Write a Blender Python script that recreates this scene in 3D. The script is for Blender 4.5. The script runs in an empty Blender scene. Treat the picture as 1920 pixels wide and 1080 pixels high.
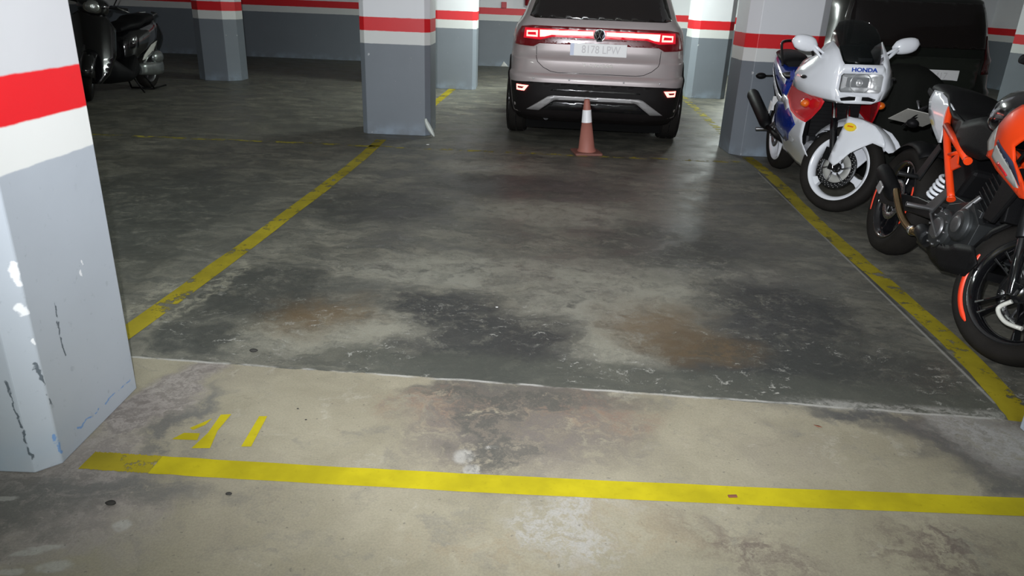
import bpy, bmesh, math, random
from mathutils import Vector, Matrix
random.seed(7)
C = bpy.context.scene.collection
sc = bpy.context.scene
R_ = math.radians

# ------------------------------------------------------------------ camera
CAM_H = 1.31
cam_d = bpy.data.cameras.new('camera'); cam = bpy.data.objects.new('camera', cam_d); C.objects.link(cam)
cam_d.sensor_width = 36; cam_d.lens = 36 * 1365 / 1920; cam_d.clip_start = .02; cam_d.clip_end = 100
th = math.atan(548 / 1365); ro = R_(2.29)
F = Vector((0, math.cos(th), -math.sin(th))); U0 = Vector((0, math.sin(th), math.cos(th))); R0 = Vector((1, 0, 0))
RR = R0 * math.cos(ro) + U0 * math.sin(ro); UU = U0 * math.cos(ro) - R0 * math.sin(ro)
mw = Matrix((RR, UU, -F)).transposed().to_4x4(); mw.translation = (0, 0, CAM_H); cam.matrix_world = mw
sc.camera = cam

# ------------------------------------------------------------------ view, world, flash
vs = sc.view_settings; vs.view_transform = 'Standard'; vs.look = 'None'; vs.exposure = 0.0; vs.gamma = 1; vs.use_curve_mapping = False
w = bpy.data.worlds.new('world'); sc.world = w; w.use_nodes = True
w.node_tree.nodes['Background'].inputs[0].default_value = (.045, .048, .054, 1)
FLASH_W, TUBE_BACK, TUBE_AMBIENT = 840, 190, 110

def light(name, kind, loc, watts, col=(1, 1, 1), rot=(0, 0, 0), size=.1, size_y=None):
    d = bpy.data.lights.new(name, kind); d.energy = watts; d.color = col
    if kind == 'AREA':
        d.shape = 'RECTANGLE'; d.size = size; d.size_y = size_y or size
    else: d.shadow_soft_size = size
    o = bpy.data.objects.new(name, d); o.location = loc; o.rotation_euler = rot; C.objects.link(o); return o
# the camera's own flash, just above and left of the lens, a wide soft beam
fl = light('camera_flash', 'SPOT', (-.05, .0, CAM_H + .09), FLASH_W, (.95, .975, 1.03), size=.012)
fl.data.spot_size = R_(104); fl.data.spot_blend = 1.
fl.rotation_euler = (R_(90 - 4), 0, R_(-2.8))

# ------------------------------------------------------------------ materials
MATS = {}
def nt(name):
    m = bpy.data.materials.new(name); m.use_nodes = True
    return m, m.node_tree, m.node_tree.nodes['Principled BSDF']
def mat(name, col, rough=.5, metal=0., coat=0., emis=None, es=0., trans=0., alpha=1., bump=0., bscale=60., var=0., vscale=5.):
    if name in MATS: return MATS[name]
    m, t, b = nt(name); c = (*col, 1)
    b.inputs['Base Color'].default_value = c; b.inputs['Roughness'].default_value = rough; b.inputs['Metallic'].default_value = metal
    b.inputs['Coat Weight'].default_value = coat; b.inputs['Coat Roughness'].default_value = .06
    b.inputs['Transmission Weight'].default_value = trans; b.inputs['Alpha'].default_value = alpha
    if emis: b.inputs['Emission Color'].default_value = (*emis, 1); b.inputs['Emission Strength'].default_value = es
    N = t.nodes; L = t.links
    if bump or var:
        tc = N.new('ShaderNodeTexCoord'); n = N.new('ShaderNodeTexNoise'); n.inputs['Detail'].default_value = 6
        L.new(tc.outputs['Object'], n.inputs['Vector'])
        n.inputs['Scale'].default_value = bscale if bump else vscale
        if bump:
            bp = N.new('ShaderNodeBump'); bp.inputs['Strength'].default_value = bump; bp.inputs['Distance'].default_value = .004
            L.new(n.outputs['Fac'], bp.inputs['Height']); L.new(bp.outputs['Normal'], b.inputs['Normal'])
        if var:
            n2 = N.new('ShaderNodeTexNoise'); n2.inputs['Scale'].default_value = vscale; n2.inputs['Detail'].default_value = 5
            L.new(tc.outputs['Object'], n2.inputs['Vector'])
            mx = N.new('ShaderNodeMix'); mx.data_type = 'RGBA'
            mx.inputs['A'].default_value = (*[x * (1 - var) for x in col], 1); mx.inputs['B'].default_value = (*[min(1, x * (1 + var)) for x in col], 1)
            L.new(n2.outputs['Fac'], mx.inputs['Factor']); L.new(mx.outputs['Result'], b.inputs['Base Color'])
    if rough >= .45 and metal == 0 and max(col) < .036: b.inputs['Specular IOR Level'].default_value = .14
    MATS[name] = m; return m

class G:
    """small helper for node graphs working on world/object XYZ"""
    def __init__(s, t): s.t = t; s.N = t.nodes; s.L = t.links
    def val(s, x, sock):
        if isinstance(x, (int, float)): sock.default_value = x
        elif isinstance(x, tuple): sock.default_value = x if len(x) == len(sock.default_value) else (*x, 1)
        else: s.L.new(x, sock)
    def math(s, op, a, b=0., c=None, clamp=False):
        n = s.N.new('ShaderNodeMath'); n.operation = op; n.use_clamp = clamp
        s.val(a, n.inputs[0]); s.val(b, n.inputs[1])
        if c is not None: s.val(c, n.inputs[2])
        return n.outputs[0]
    def vm(s, op, a, b=None, sc=None):
        n = s.N.new('ShaderNodeVectorMath'); n.operation = op; s.val(a, n.inputs[0])
        if b is not None: s.val(b, n.inputs[1])
        if sc is not None: s.val(sc, n.inputs['Scale'])
        return n.outputs['Value'] if op in ('LENGTH', 'DOT_PRODUCT', 'DISTANCE') else n.outputs[0]
    def noise(s, v, scale, detail=5, rough=.55, dist=0., col=False):
        n = s.N.new('ShaderNodeTexNoise'); s.L.new(v, n.inputs['Vector']); n.inputs['Scale'].default_value = scale
        n.inputs['Detail'].default_value = detail; n.inputs['Roughness'].default_value = rough; n.inputs['Distortion'].default_value = dist
        return n.outputs['Color' if col else 'Fac']
    def ramp(s, x, a, b, lo=0., hi=1., smooth=True):
        n = s.N.new('ShaderNodeMapRange'); n.interpolation_type = 'SMOOTHSTEP' if smooth else 'LINEAR'
        s.val(x, n.inputs['Value']); n.inputs['From Min'].default_value = a; n.inputs['From Max'].default_value = b
        n.inputs['To Min'].default_value = lo; n.inputs['To Max'].default_value = hi
        return n.outputs['Result']
    def mix(s, f, a, b, mode='MIX'):
        n = s.N.new('ShaderNodeMix'); n.data_type = 'RGBA'; n.blend_type = mode; n.clamp_factor = True
        s.val(f, n.inputs['Factor']); s.val(a, n.inputs['A']); s.val(b, n.inputs['B']); return n.outputs['Result']
    def xyz(s, v):
        n = s.N.new('ShaderNodeSeparateXYZ'); s.L.new(v, n.inputs[0]); return n.outputs
    def comb(s, x, y, z):
        n = s.N.new('ShaderNodeCombineXYZ'); s.val(x, n.inputs[0]); s.val(y, n.inputs[1]); s.val(z, n.inputs[2]); return n.outputs[0]
    def mapt(s, v, loc, rot, scale):
        n = s.N.new('ShaderNodeMapping'); n.vector_type = 'TEXTURE'; s.L.new(v, n.inputs['Vector'])
        n.inputs['Location'].default_value = loc; n.inputs['Rotation'].default_value = (0, 0, rot); n.inputs['Scale'].default_value = scale
        return n.outputs[0]
    def blob(s, v, c, r, ang=0., soft=.5):
        q = s.mapt(v, (c[0], c[1], 0), R_(ang), (r[0], r[1], 1)); l = s.vm('LENGTH', q)
        return s.ramp(l, 1 + soft * .5, max(0.01, 1 - soft), 0, 1)
    def seg(s, p, a, b, wid, soft=.4):
        """mask of a scratch from a to b in a vector p whose z is 0"""
        ab = (b[0] - a[0], b[1] - a[1]); L2 = ab[0] ** 2 + ab[1] ** 2
        d = s.vm('SUBTRACT', p, (a[0], a[1], 0.)); t = s.math('DIVIDE', s.vm('DOT_PRODUCT', d, (ab[0], ab[1], 0.)), L2, clamp=True)
        n = s.N.new('ShaderNodeVectorMath'); n.operation = 'SCALE'; n.inputs[0].default_value = (ab[0], ab[1], 0.); s.L.new(t, n.inputs['Scale'])
        l = s.vm('LENGTH', s.vm('SUBTRACT', d, n.outputs[0]))
        return s.ramp(l, wid * (1 + soft), wid * (1 - soft), 0, 1)

# -- garage paint: grey dado, white band, red band, white above
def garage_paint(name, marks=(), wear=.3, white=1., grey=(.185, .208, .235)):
    m, t, b = nt(name); g = G(t); tc = g.N.new('ShaderNodeTexCoord'); p = tc.outputs['Object']; X, Y, Z = g.xyz(p)
    zz = g.math('ADD', Z, g.math('MULTIPLY', g.math('SUBTRACT', g.noise(p, 14, 4), .5), .008))
    n1 = g.noise(p, 2.2, 5); n2 = g.noise(p, 30, 5, .6)
    gr = g.mix(n1, tuple(x * .9 for x in grey), tuple(x * 1.1 for x in grey)); gr = g.mix(g.ramp(n2, .62, .72, 0, .35), gr, (.2, .22, .25))
    wh = g.mix(n1, (.74 * white, .75 * white, .78 * white), (.82 * white, .83 * white, .85 * white)); rd = g.mix(n1, (.64, .012, .018), (.76, .018, .024))
    c = g.mix(g.ramp(zz, .842, .848), gr, (.70, .71, .69)); c = g.mix(g.ramp(zz, .955, .962), c, rd); c = g.mix(g.ramp(zz, 1.075, 1.082), c, wh)
    # rubbed blue-grey dirt near the floor, paint chips
    low = g.math('MULTIPLY', g.ramp(Z, .16, .0), g.ramp(g.noise(p, 6, 6), .4, .7)); c = g.mix(g.math('MULTIPLY', low, .6), c, (.30, .38, .47))
    chip = g.math('MULTIPLY', g.ramp(g.noise(p, 17, 3, .5), .73, .745), wear); c = g.mix(chip, c, (.72, .73, .74))
    for (ax, a, bb, wd, col) in marks:
        q = g.comb(X if ax == 'x' else Y, Z, 0.); q = g.vm('ADD', q, g.vm('SCALE', g.vm('SUBTRACT', g.noise(p, 25, 4, col=True), (.5, .5, .5)), sc=.035))
        if ax == 'x': side = g.ramp(Y, .03, .02)
        else: side = g.ramp(Y, .02, .03)
        c = g.mix(g.math('MULTIPLY', g.seg(q, a, bb, wd), side), c, col)
    g.val(c, b.inputs['Base Color']); b.inputs['Roughness'].default_value = .42
    bp = g.N.new('ShaderNodeBump'); bp.inputs['Strength'].default_value = .22; bp.inputs['Distance'].default_value = .004
    g.L.new(g.noise(p, 9, 7, .6), bp.inputs['Height']); g.L.new(bp.outputs[0], b.inputs['Normal'])
    return m

# -- concrete floor with its stains, in world metres
JOINT = ((-1.6, 2.43), (2.4, 2.175))
def floor_material(inn):
    m, t, b = nt('dark_stained_concrete' if inn else 'beige_stained_concrete'); g = G(t); tc = g.N.new('ShaderNodeTexCoord'); p = tc.outputs['Object']; X, Y, Z = g.xyz(p)
    wn = g.vm('SUBTRACT', g.noise(p, 3.2, 6, .6, col=True), (.5, .5, .5)); wp = g.vm('ADD', p, g.vm('SCALE', wn, sc=.42))
    wn2 = g.vm('SUBTRACT', g.noise(p, 9, 7, .65, col=True), (.5, .5, .5)); wq = g.vm('ADD', wp, g.vm('SCALE', wn2, sc=.20))
    st = g.mapt(wp, (0, 0, 0), R_(-3), (2.6, .9, 1))            # trowel streaks run across the bay
    big = g.noise(p, .9, 4, .5); med = g.noise(wp, 3.3, 8, .62); fine = g.noise(p, 38, 6, .7); strk = g.noise(st, 7, 8, .68, .4); vf = g.noise(p, 160, 3, .6)
    # inner slab, green-grey and darker
    if inn: inner = g.mix(g.ramp(med, .3, .7), (.098, .095, .076), (.25, .236, .188))
    if inn: inner = g.mix(g.ramp(strk, .40, .64, 0, .8), inner, (.075, .076, .068)); inner = g.mix(g.ramp(strk, .60, .75, 0, .5), inner, (.235, .232, .205))
    if inn: hf = g.noise(st, 20, 9, .72, .3); inner = g.mix(g.ramp(hf, .52, .40, 0, .55), inner, (.055, .056, .049)); inner = g.mix(g.ramp(hf, .56, .68, 0, .45), inner, (.24, .23, .19))
    if inn: inner = g.mix(g.ramp(big, .35, .65, 0, .4), inner, (.125, .123, .105))
    # outer slab, light beige
    if not inn: outer = g.mix(g.ramp(med, .3, .72), (.245, .22, .158), (.31, .28, .205)); outer = g.mix(g.ramp(g.noise(wp, 1.6, 6, .6), .52, .70, 0, .5), outer, (.225, .198, .155))
    if not inn: outer = g.mix(g.ramp(fine, .60, .78, 0, .5), outer, (.235, .205, .165))
    if not inn: outer = g.mix(g.ramp(g.noise(wq, 4.5, 9, .7), .52, .68, 0, .62), outer, (.175, .163, .138)); outer = g.mix(g.ramp(g.noise(wq, 6.3, 9, .7, .2), .58, .70, 0, .5), outer, (.39, .365, .30)); outer = g.mix(g.ramp(g.noise(wq, 13, 8, .75), .60, .70, 0, .45), outer, (.16, .13, .10))
    B = lambda *a: (lambda: g.blob(*a))
    def lay(c, col, masks, amt=1., tex=None):
        for mk in masks:
            f = g.math('MULTIPLY', mk(), amt)
            if tex is not None: f = g.math('MULTIPLY', f, tex)
            c = g.mix(f, c, col)
        return c
    motd = g.ramp(g.noise(wq, 11, 9, .72), .28, .52); mot = g.ramp(g.noise(wq, 9, 8, .7), .30, .62); mot2 = g.ramp(g.noise(wq, 17, 8, .72), .40, .62)
    # inner slab stains
    if inn: inner = lay(inner, (.27, .262, .215), [B(wp, (.42, 3.2), (.42, .55), 20), B(wp, (-.35, 3.5), (.55, .28), 10), B(wp, (.25, 4.6), (.7, .3), -5), B(wp, (1.1, 3.6), (.3, .25), 0), B(wp, (-.2, 5.9), (.5, .3), 0)], .9, mot)
    if inn: inner = lay(inner, (.26, .25, .20), [B(wp, (-.75, 2.72), (.5, .22), 8), B(wp, (.45, 2.66), (.28, .16), 0), B(wp, (.85, 3.35), (.4, .3), 0), B(wp, (-.35, 2.72), (.16, .12), 0)], .95, mot)
    if inn: inner = lay(inner, (.036, .037, .036), [B(wq, (-.06, 2.62), (.38, .42), -12), B(wq, (-.30, 2.98), (.26, .24), 15), B(wq, (.95, 2.6), (.45, .3), -4), B(wq, (1.25, 3.1), (.4, .45), 0)], .92, motd)
    if inn: inner = lay(inner, (.042, .044, .040), [B(wq, (1.35, 2.52), (.5, .3), -5), B(wq, (-1.15, 3.1), (.35, .4), 5), B(wq, (.05, 5.3), (.8, .4), 0), B(wq, (-.9, 4.6), (.6, .5), 0), B(wq, (.95, 4.0), (.55, .6), 0), B(wq, (-2.4, 4.2), (.9, 1.6), 0), B(wq, (-1.25, 2.62), (.2, .14), 0)], .8, motd)
    if inn: inner = lay(inner, (.125, .085, .045), [B(wq, (.64, 2.90), (.26, .26), 0, .9), B(wq, (.80, 2.66), (.22, .16), 0, .9), B(wq, (-.84, 2.86), (.26, .22), 0, .9)], .85, motd)
    if inn: inner = lay(inner, (.05, .05, .04), [B(wq, (.86, 2.66), (.16, .12), 0, .7)], .8, mot2); inner = lay(inner, (.30, .285, .22), [B(wp, (-1.42, 3.05), (.06, .5), -6, .4), B(wp, (-1.60, 2.9), (.04, .4), -6, .4)], .75, mot2)
    # dark band just inside the joint
    jd = g.math('ADD', g.math('SUBTRACT', Y, JOINT[0][1]), g.math('MULTIPLY', g.math('SUBTRACT', X, JOINT[0][0]), -(JOINT[1][1] - JOINT[0][1]) / (JOINT[1][0] - JOINT[0][0])))
    jw = g.math('ADD', jd, g.math('MULTIPLY', g.math('SUBTRACT', g.noise(p, 5, 5, .6), .5), .035))
    jn = g.math('ADD', jd, g.math('MULTIPLY', g.math('SUBTRACT', g.noise(p, 4, 6, .7), .5), .30))
    if inn: band = g.math('MULTIPLY', g.ramp(jn, .26, .16), g.ramp(X, -.85, -.45)); inner = g.mix(g.math('MULTIPLY', band, .68), inner, (.070, .073, .060))
    if inn: fleck = g.math('MULTIPLY', g.ramp(g.noise(st, 26, 7, .75), .58, .65), g.ramp(g.noise(p, 2.3, 4), .42, .55)); fleck = g.math('MULTIPLY', fleck, g.ramp(jd, 1.0, .2, .35, 1.)); inner = g.mix(g.math('MULTIPLY', fleck, .95), inner, (.34, .335, .30))
    # outer slab stains
    if not inn: outer = lay(outer, (.095, .09, .08), [B(wq, (-.02, 2.14), (.20, .30), -6, .6), B(wq, (.16, 2.23), (.34, .10), 0, .6), B(wq, (-.12, 2.30), (.30, .07), 0, .6)], 1., motd)
    if not inn: outer = lay(outer, (.165, .14, .112), [B(wq, (.05, 2.03), (.40, .30), 0, .8)], .9, motd); outer = lay(outer, (.22, .14, .10), [B(wq, (-.25, 2.17), (.24, .14), 0, .9), B(wq, (.28, 2.14), (.22, .12), 0, .9)], .8, mot2)
    if not inn: outer = lay(outer, (.085, .083, .078), [B(wq, (1.42, 1.99), (.36, .12), -50, .8), B(wq, (1.22, 2.18), (.26, .075), -25, .8), B(wq, (1.62, 1.80), (.22, .10), -45, .8)], 1., motd)
    if not inn: outer = lay(outer, (.27, .26, .245), [B(wq, (1.72, 2.06), (.32, .26), -40, .5)], .85, mot2); outer = lay(outer, (.17, .165, .155), [B(wq, (1.7, 2.12), (.35, .22), -30, .5)], .55)
    if not inn: mf = g.ramp(g.noise(wq, 22, 9, .75), .42, .56)
    if not inn: outer = lay(outer, (.285, .255, .235), [B(wq, (-1.18, 2.12), (.12, .36), -8, .4), B(wq, (-1.3, 1.70), (.3, .14), 0, .5), B(wq, (-1.25, 1.5), (.35, .16), 0, .5)], .9); outer = lay(outer, (.15, .13, .115), [B(wq, (-1.18, 2.12), (.13, .36), -8, .5), B(wq, (-1.25, 1.6), (.40, .2), 0, .6), B(wq, (1.7, 2.1), (.4, .35), 0, .5), B(wq, (.02, 2.05), (.4, .3), 0, .6)], .8, mf)
    if not inn: outer = lay(outer, (.13, .125, .115), [B(wq, (-1.05, 1.99), (.055, .26), -16, .6), B(wq, (-1.12, 1.62), (.36, .10), 0, .6), B(wq, (-1.35, 1.52), (.3, .1), 0, .6)], .9, motd)
    if not inn: pb = g.vm('ADD', p, g.vm('SCALE', wn2, sc=.05)); outer = lay(outer, (.40, .39, .36), [B(pb, (-1.124, 1.416), (0.045, 0.014), 8, .35), B(pb, (-1.161, 1.395), (0.040, 0.010), 8, .35), B(pb, (-1.160, 1.333), (0.030, 0.012), 8, .35), B(pb, (-1.071, 1.355), (0.040, 0.020), 8, .35), B(pb, (-0.986, 1.506), (0.022, 0.022), 8, .35), B(pb, (-1.341, 1.592), (0.030, 0.012), 8, .35), B(pb, (-0.126, 1.871), (0.035, 0.040), 8, .35), B(pb, (-0.097, 1.805), (0.030, 0.030), 8, .35), B(pb, (-0.047, 1.924), (0.030, 0.012), 8, .35)], .62, g.ramp(g.noise(p, 40, 5, .6), .25, .5))
    if not inn: outer = lay(outer, (.25, .20, .13), [B(wq, (.35, 1.56), (.28, .10), 8, .9), B(wq, (.0, 1.45), (.3, .08), 0, .9)], .55, mot2)
    if not inn: outer = lay(outer, (.085, .082, .070), [B(wq, (-0.044, 2.072), (.10, .28), -4, .7), B(wq, (0.127, 2.187), (.16, .09), 0, .7), B(wq, (-0.097, 2.234), (.26, .05), 0, .6), B(wq, (-0.029, 1.891), (.14, .08), 0, .7)], .85, mf)
    if not inn: outer = lay(outer, (.34, .33, .315), [B(wq, (1.66, 2.05), (.30, .16), -42, .5)], .75, mf)
    if not inn: outer = lay(outer, (.27, .13, .045), [B(wp, (0.400, 1.665), (.03, .010), 15, .6)], .8)
    if not inn: outer = lay(outer, (.36, .35, .335), [B(wq, (0.139, 1.562), (.16, .10), -20, .7), B(wq, (0.260, 1.645), (.10, .06), 0, .7)], .7, mf); outer = lay(outer, (.13, .10, .085), [B(wq, (0.653, 1.520), (.22, .10), -25, .8), B(wq, (1.161, 1.560), (.2, .12), 0, .8)], .9, mot2)
    if not inn: sp = g.ramp(g.noise(p, 60, 2, .5), .70, .72); outer = g.mix(g.math('MULTIPLY', sp, .55), outer, (.11, .10, .085))
    c = inner if inn else outer
    # pale crumbled edge along the joint and the saw cut beside the right bay line
    crack = g.math('MULTIPLY', g.ramp(g.math('ABSOLUTE', jw), .010, .003), g.ramp(g.noise(p, 7, 5), .35, .55)); c = g.mix(g.math('MULTIPLY', crack, .8), c, (.42, .41, .38))
    cr2 = g.math('MULTIPLY', g.math('MULTIPLY', g.ramp(g.math('ABSOLUTE', g.math('ADD', jd, -.02)), .05, .01), g.ramp(X, .9, 1.2)), mot2); c = g.mix(g.math('MULTIPLY', cr2, .7), c, (.36, .35, .32))
    if inn: q = g.comb(X, Y, 0.); cut = g.seg(q, (1.772, 2.33), (2.04, 6.1), .006, .6); c = g.mix(g.math('MULTIPLY', cut, .75), c, (.30, .295, .27))
    if inn: cut2 = g.seg(q, (1.787, 2.33), (2.055, 6.1), .008, .5); c = g.mix(g.math('MULTIPLY', cut2, .7), c, (.05, .05, .047))
    if inn: wet = g.math('MULTIPLY', g.ramp(g.noise(st, 17, 6, .7), .62, .70), g.ramp(X, 1.75, 2.0)); c = g.mix(g.math('MULTIPLY', wet, .5), c, (.27, .27, .25))
    c = g.mix(g.ramp(vf, .35, .65, 0, .14), c, (.02, .02, .02)); c = g.mix(g.ramp(g.noise(p, 300, 2, .5), .72, .76, 0, .5), c, (.6, .6, .57))
    g.val(c, b.inputs['Base Color'])
    r = g.ramp(med, .3, .7, .44, .66); r = g.math('SUBTRACT', r, g.math('MULTIPLY', g.ramp(jw, .05, .6), .06)); g.val(r, b.inputs['Roughness'])
    b.inputs['Specular IOR Level'].default_value = .32
    bp = g.N.new('ShaderNodeBump'); bp.inputs['Strength'].default_value = .35; bp.inputs['Distance'].default_value = .004
    hgt = g.math('ADD', g.math('MULTIPLY', fine, .5), g.math('MULTIPLY', g.noise(wp, 12, 8, .6), 1.)); g.L.new(hgt, bp.inputs['Height']); g.L.new(bp.outputs[0], b.inputs['Normal'])
    return m

def line_paint(name, col, worn=.5, scale=9):
    m, t, b = nt(name); g = G(t); tc = g.N.new('ShaderNodeTexCoord'); p = tc.outputs['Object']
    n = g.noise(p, scale, 8, .68); n2 = g.noise(p, 3, 5, .6); n3 = g.noise(p, 45, 5, .7)
    c = g.mix(g.ramp(n2, .35, .65), tuple(x * .76 for x in col), tuple(min(1, x * 1.08) for x in col)); c = g.mix(g.ramp(n3, .55, .75, 0, .35), c, tuple(x * .5 for x in col))
    g.val(c, b.inputs['Base Color']); b.inputs['Roughness'].default_value = .75; b.inputs['Specular IOR Level'].default_value = .2
    a = g.ramp(g.math('ADD', n, g.math('MULTIPLY', n3, .25)), worn * .72 + .20, worn * .72 + .12)
    a = g.math('SUBTRACT', 1., a) if False else a
    g.val(a, b.inputs['Alpha']); return m

M_ = dict(
 black_plastic=mat('black_plastic', (.006, .006, .0065), .5, bump=.2, bscale=220),
 gloss_black=mat('gloss_black', (.006, .006, .007), .12, coat=1.),
 rubber=mat('rubber', (.014, .0125, .011), .75, bump=.3, bscale=120, var=.4, vscale=9),
 white_gloss=mat('white_gloss', (.74, .76, .80), .22, coat=.8),
 red_gloss=mat('red_gloss', (.62, .012, .02), .25, coat=.8),
 blue_gloss=mat('blue_gloss', (.006, .028, .25), .22, coat=.8),
 blue_ink=mat('blue_ink', (.01, .05, .35), .4),
 orange_gloss=mat('orange_gloss', (.82, .055, .005), .42, coat=.12),
 orange_stripe=mat('orange_stripe', (1., .065, .02), .4),
 chrome=mat('chrome', (.75, .75, .76), .12, 1.),
 steel=mat('steel', (.36, .36, .36), .35, 1.),
 alloy=mat('alloy', (.20, .20, .205), .42, .85, var=.35, vscale=18),
 dark_metal=mat('dark_metal', (.03, .031, .033), .4, .7, var=.4, vscale=20),
 bronze=mat('bronze', (.50, .36, .20), .25, 1., var=.5, vscale=14),
 headlamp=mat('headlamp_glass', (.75, .78, .8), .04, alpha=.14, coat=1.), underside=mat('underside_black', (.004, .004, .004), .95),
 smoke=mat('smoked_screen', (.004, .006, .006), .05, alpha=.62),
 clear_screen=mat('tinted_screen', (.10, .13, .13), .05, alpha=.35, coat=1.),
 amber=mat('amber_lens', (.75, .14, .01), .2, coat=1.),
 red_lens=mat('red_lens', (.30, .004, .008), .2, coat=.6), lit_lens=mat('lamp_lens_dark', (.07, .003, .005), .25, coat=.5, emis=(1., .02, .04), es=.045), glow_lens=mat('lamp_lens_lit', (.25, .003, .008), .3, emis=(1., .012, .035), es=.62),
 lit_red=mat('lit_tail_lamp', (.5, .0, .0), .3, emis=(1., .30, .24), es=4.2),
 lit_red_soft=mat('lit_tail_loop', (.5, .0, .0), .3, emis=(1., .16, .14), es=6.0),
 plate_white=mat('plate_white', (.93, .93, .92), .35),
 plate_ink=mat('plate_ink', (.70, .68, .69), .5),
 seat_vinyl=mat('seat_vinyl', (.008, .008, .0085), .5, bump=.3, bscale=300),
 silver_paint=mat('silver_paint', (.52, .46, .455), .42, .25, coat=.35),
 car_cladding=mat('car_cladding', (.012, .010, .010), .55, bump=.15, bscale=240),
 silver_trim=mat('silver_trim', (.40, .39, .39), .38, .4),
 dark_glass=mat('dark_glass', (.012, .009, .009), .05, coat=1.),
 grey_plastic=mat('grey_plastic', (.33, .33, .31), .45),
 grey_decal=mat('grey_decal', (.38, .38, .36), .4),
 cone_red=mat('cone_red', (.40, .15, .115), .55, var=.2),
 cone_collar=mat('cone_collar', (.96, .96, .98), .25),
 yellow_sticker=mat('yellow_sticker', (.85, .60, .02), .35),
 cream=mat('cream_trim', (.62, .62, .56), .3, coat=.5),
)

# ------------------------------------------------------------------ mesh helpers
class MB:
    def __init__(s): s.v = []; s.f = []; s.m = []; s.sm = []
    def add(s, vs, fs, m=0, sm=True, M=None):
        o = len(s.v); s.v += [tuple(M @ Vector(v)) if M is not None else tuple(v) for v in vs]
        for f in fs: s.f.append([i + o for i in f]); s.m.append(m); s.sm.append(sm)
        return s
    def box(s, c, d, M=None, m=0):
        x, y, z = [k / 2 for k in d]; vs = [(c[0] + a * x, c[1] + b * y, c[2] + e * z) for a in (-1, 1) for b in (-1, 1) for e in (-1, 1)]
        return s.add(vs, [(0, 1, 3, 2), (4, 6, 7, 5), (0, 4, 5, 1), (2, 3, 7, 6), (0, 2, 6, 4), (1, 5, 7, 3)], m, False, M)
    def tube(s, path, r, n=12, m=0, cap=True, flat=1.):
        P = [Vector(p) for p in path]; rs = r if isinstance(r, (list, tuple)) else [r] * len(P); rings = []; up = None
        for i, p in enumerate(P):
            t = (P[min(i + 1, len(P) - 1)] - P[max(i - 1, 0)]).normalized()
            if up is None:
                up = Vector((0, 0, 1)) if abs(t.z) < .9 else Vector((1, 0, 0))
            a = t.cross(up).normalized(); b = a.cross(t).normalized(); up = b
            rings.append([p + (a * math.cos(2 * math.pi * k / n) + b * math.sin(2 * math.pi * k / n) * flat) * rs[i] for k in range(n)])
        return s.loft(rings, True, cap, m)
    def loft(s, rings, closed=True, cap=True, m=0, sm=True, M=None):
        n = len(rings[0]); vs = [v for r in rings for v in r]; fs = []
        for i in range(len(rings) - 1):
            for k in range(n if closed else n - 1):
                a = i * n + k; b = i * n + (k + 1) % n; fs.append((a, b, b + n, a + n))
        s.add(vs, fs, m, sm, M)
        if cap and closed:
            s.add(rings[0], [tuple(range(n))[::-1]], m, False, M); s.add(rings[-1], [tuple(range(n))], m, False, M)
        return s
    def lathe(s, prof, c=(0, 0, 0), n=48, axis='y', m=0, a0=0., a1=360., M=None, closed_prof=False):
        rings = []; full = abs(a1 - a0) >= 360; N = n if full else n + 1
        pr = list(prof) + ([prof[0]] if closed_prof else [])
        for k in range(N):
            a = R_(a0 + (a1 - a0) * k / n); ca, sa = math.cos(a), math.sin(a); r_ = []
            for (r, h) in pr:
                v = (r * ca, h, r * sa) if axis == 'y' else ((r * ca, r * sa, h) if axis == 'z' else (h, r * ca, r * sa))
                r_.append((v[0] + c[0], v[1] + c[1], v[2] + c[2]))
            rings.append(r_)
        if full: rings.append(rings[0])
        return s.loft(rings, False, False, m, True, M)
    def prism(s, pts, y0, y1, m=0, axis='y', M=None):
        n = len(pts)
        f = (lambda u, v, d: (u, d, v)) if axis == 'y' else ((lambda u, v, d: (u, v, d)) if axis == 'z' else (lambda u, v, d: (d, u, v)))
        vs = [f(u, v, y0) for u, v in pts] + [f(u, v, y1) for u, v in pts]
        fs = [tuple(range(n)), tuple(range(2 * n - 1, n - 1, -1))] + [(i, i + n, (i + 1) % n + n, (i + 1) % n) for i in range(n)]
        return s.add(vs, fs, m, False, M)
    def ell(s, c, r, M=None, m=0, n=20):
        rings = [[(c[0] + r[0] * math.cos(2 * math.pi * k / n) * math.sin(a), c[1] + r[1] * math.sin(2 * math.pi * k / n) * math.sin(a), c[2] - r[2] * math.cos(a)) for k in range(n)] for a in [math.pi * (j + .02) / 10.04 for j in range(11)]]
        return s.loft(rings, True, True, m, True, M)
    def sheet(s, outline, fn, step=.04, thick=0., m=0, sm=True):
        """flat outline (u,v) filled, refined and bent by fn(u,v,offset)->xyz, with thickness"""
        bm = bmesh.new(); f = bm.faces.new([bm.verts.new((u, v, 0)) for u, v in outline]); bmesh.ops.triangulate(bm, faces=[f])
        for _ in range(6):
            es = [e for e in bm.edges if e.calc_length() > step]
            if not es: break
            bmesh.ops.subdivide_edges(bm, edges=es, cuts=1); bmesh.ops.triangulate(bm, faces=bm.faces[:])
        bm.normal_update(); bm.verts.index_update(); V = [(v.co.x, v.co.y) for v in bm.verts]; Fs = [[v.index for v in f.verts] for f in bm.faces]
        s.add([fn(u, v, 0.) for u, v in V], Fs, m, sm)
        if thick:
            s.add([fn(u, v, thick) for u, v in V], [f[::-1] for f in Fs], m, sm)
            for e in bm.edges:
                if len(e.link_faces) == 1:
                    a, b = [(v.co.x, v.co.y) for v in e.verts]; s.add([fn(*a, 0.), fn(*b, 0.), fn(*b, thick), fn(*a, thick)], [(0, 1, 2, 3)], m, False)
        bm.free(); return s
    def xf(s, M): s.v = [tuple(M @ Vector(v)) for v in s.v]; return s
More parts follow.
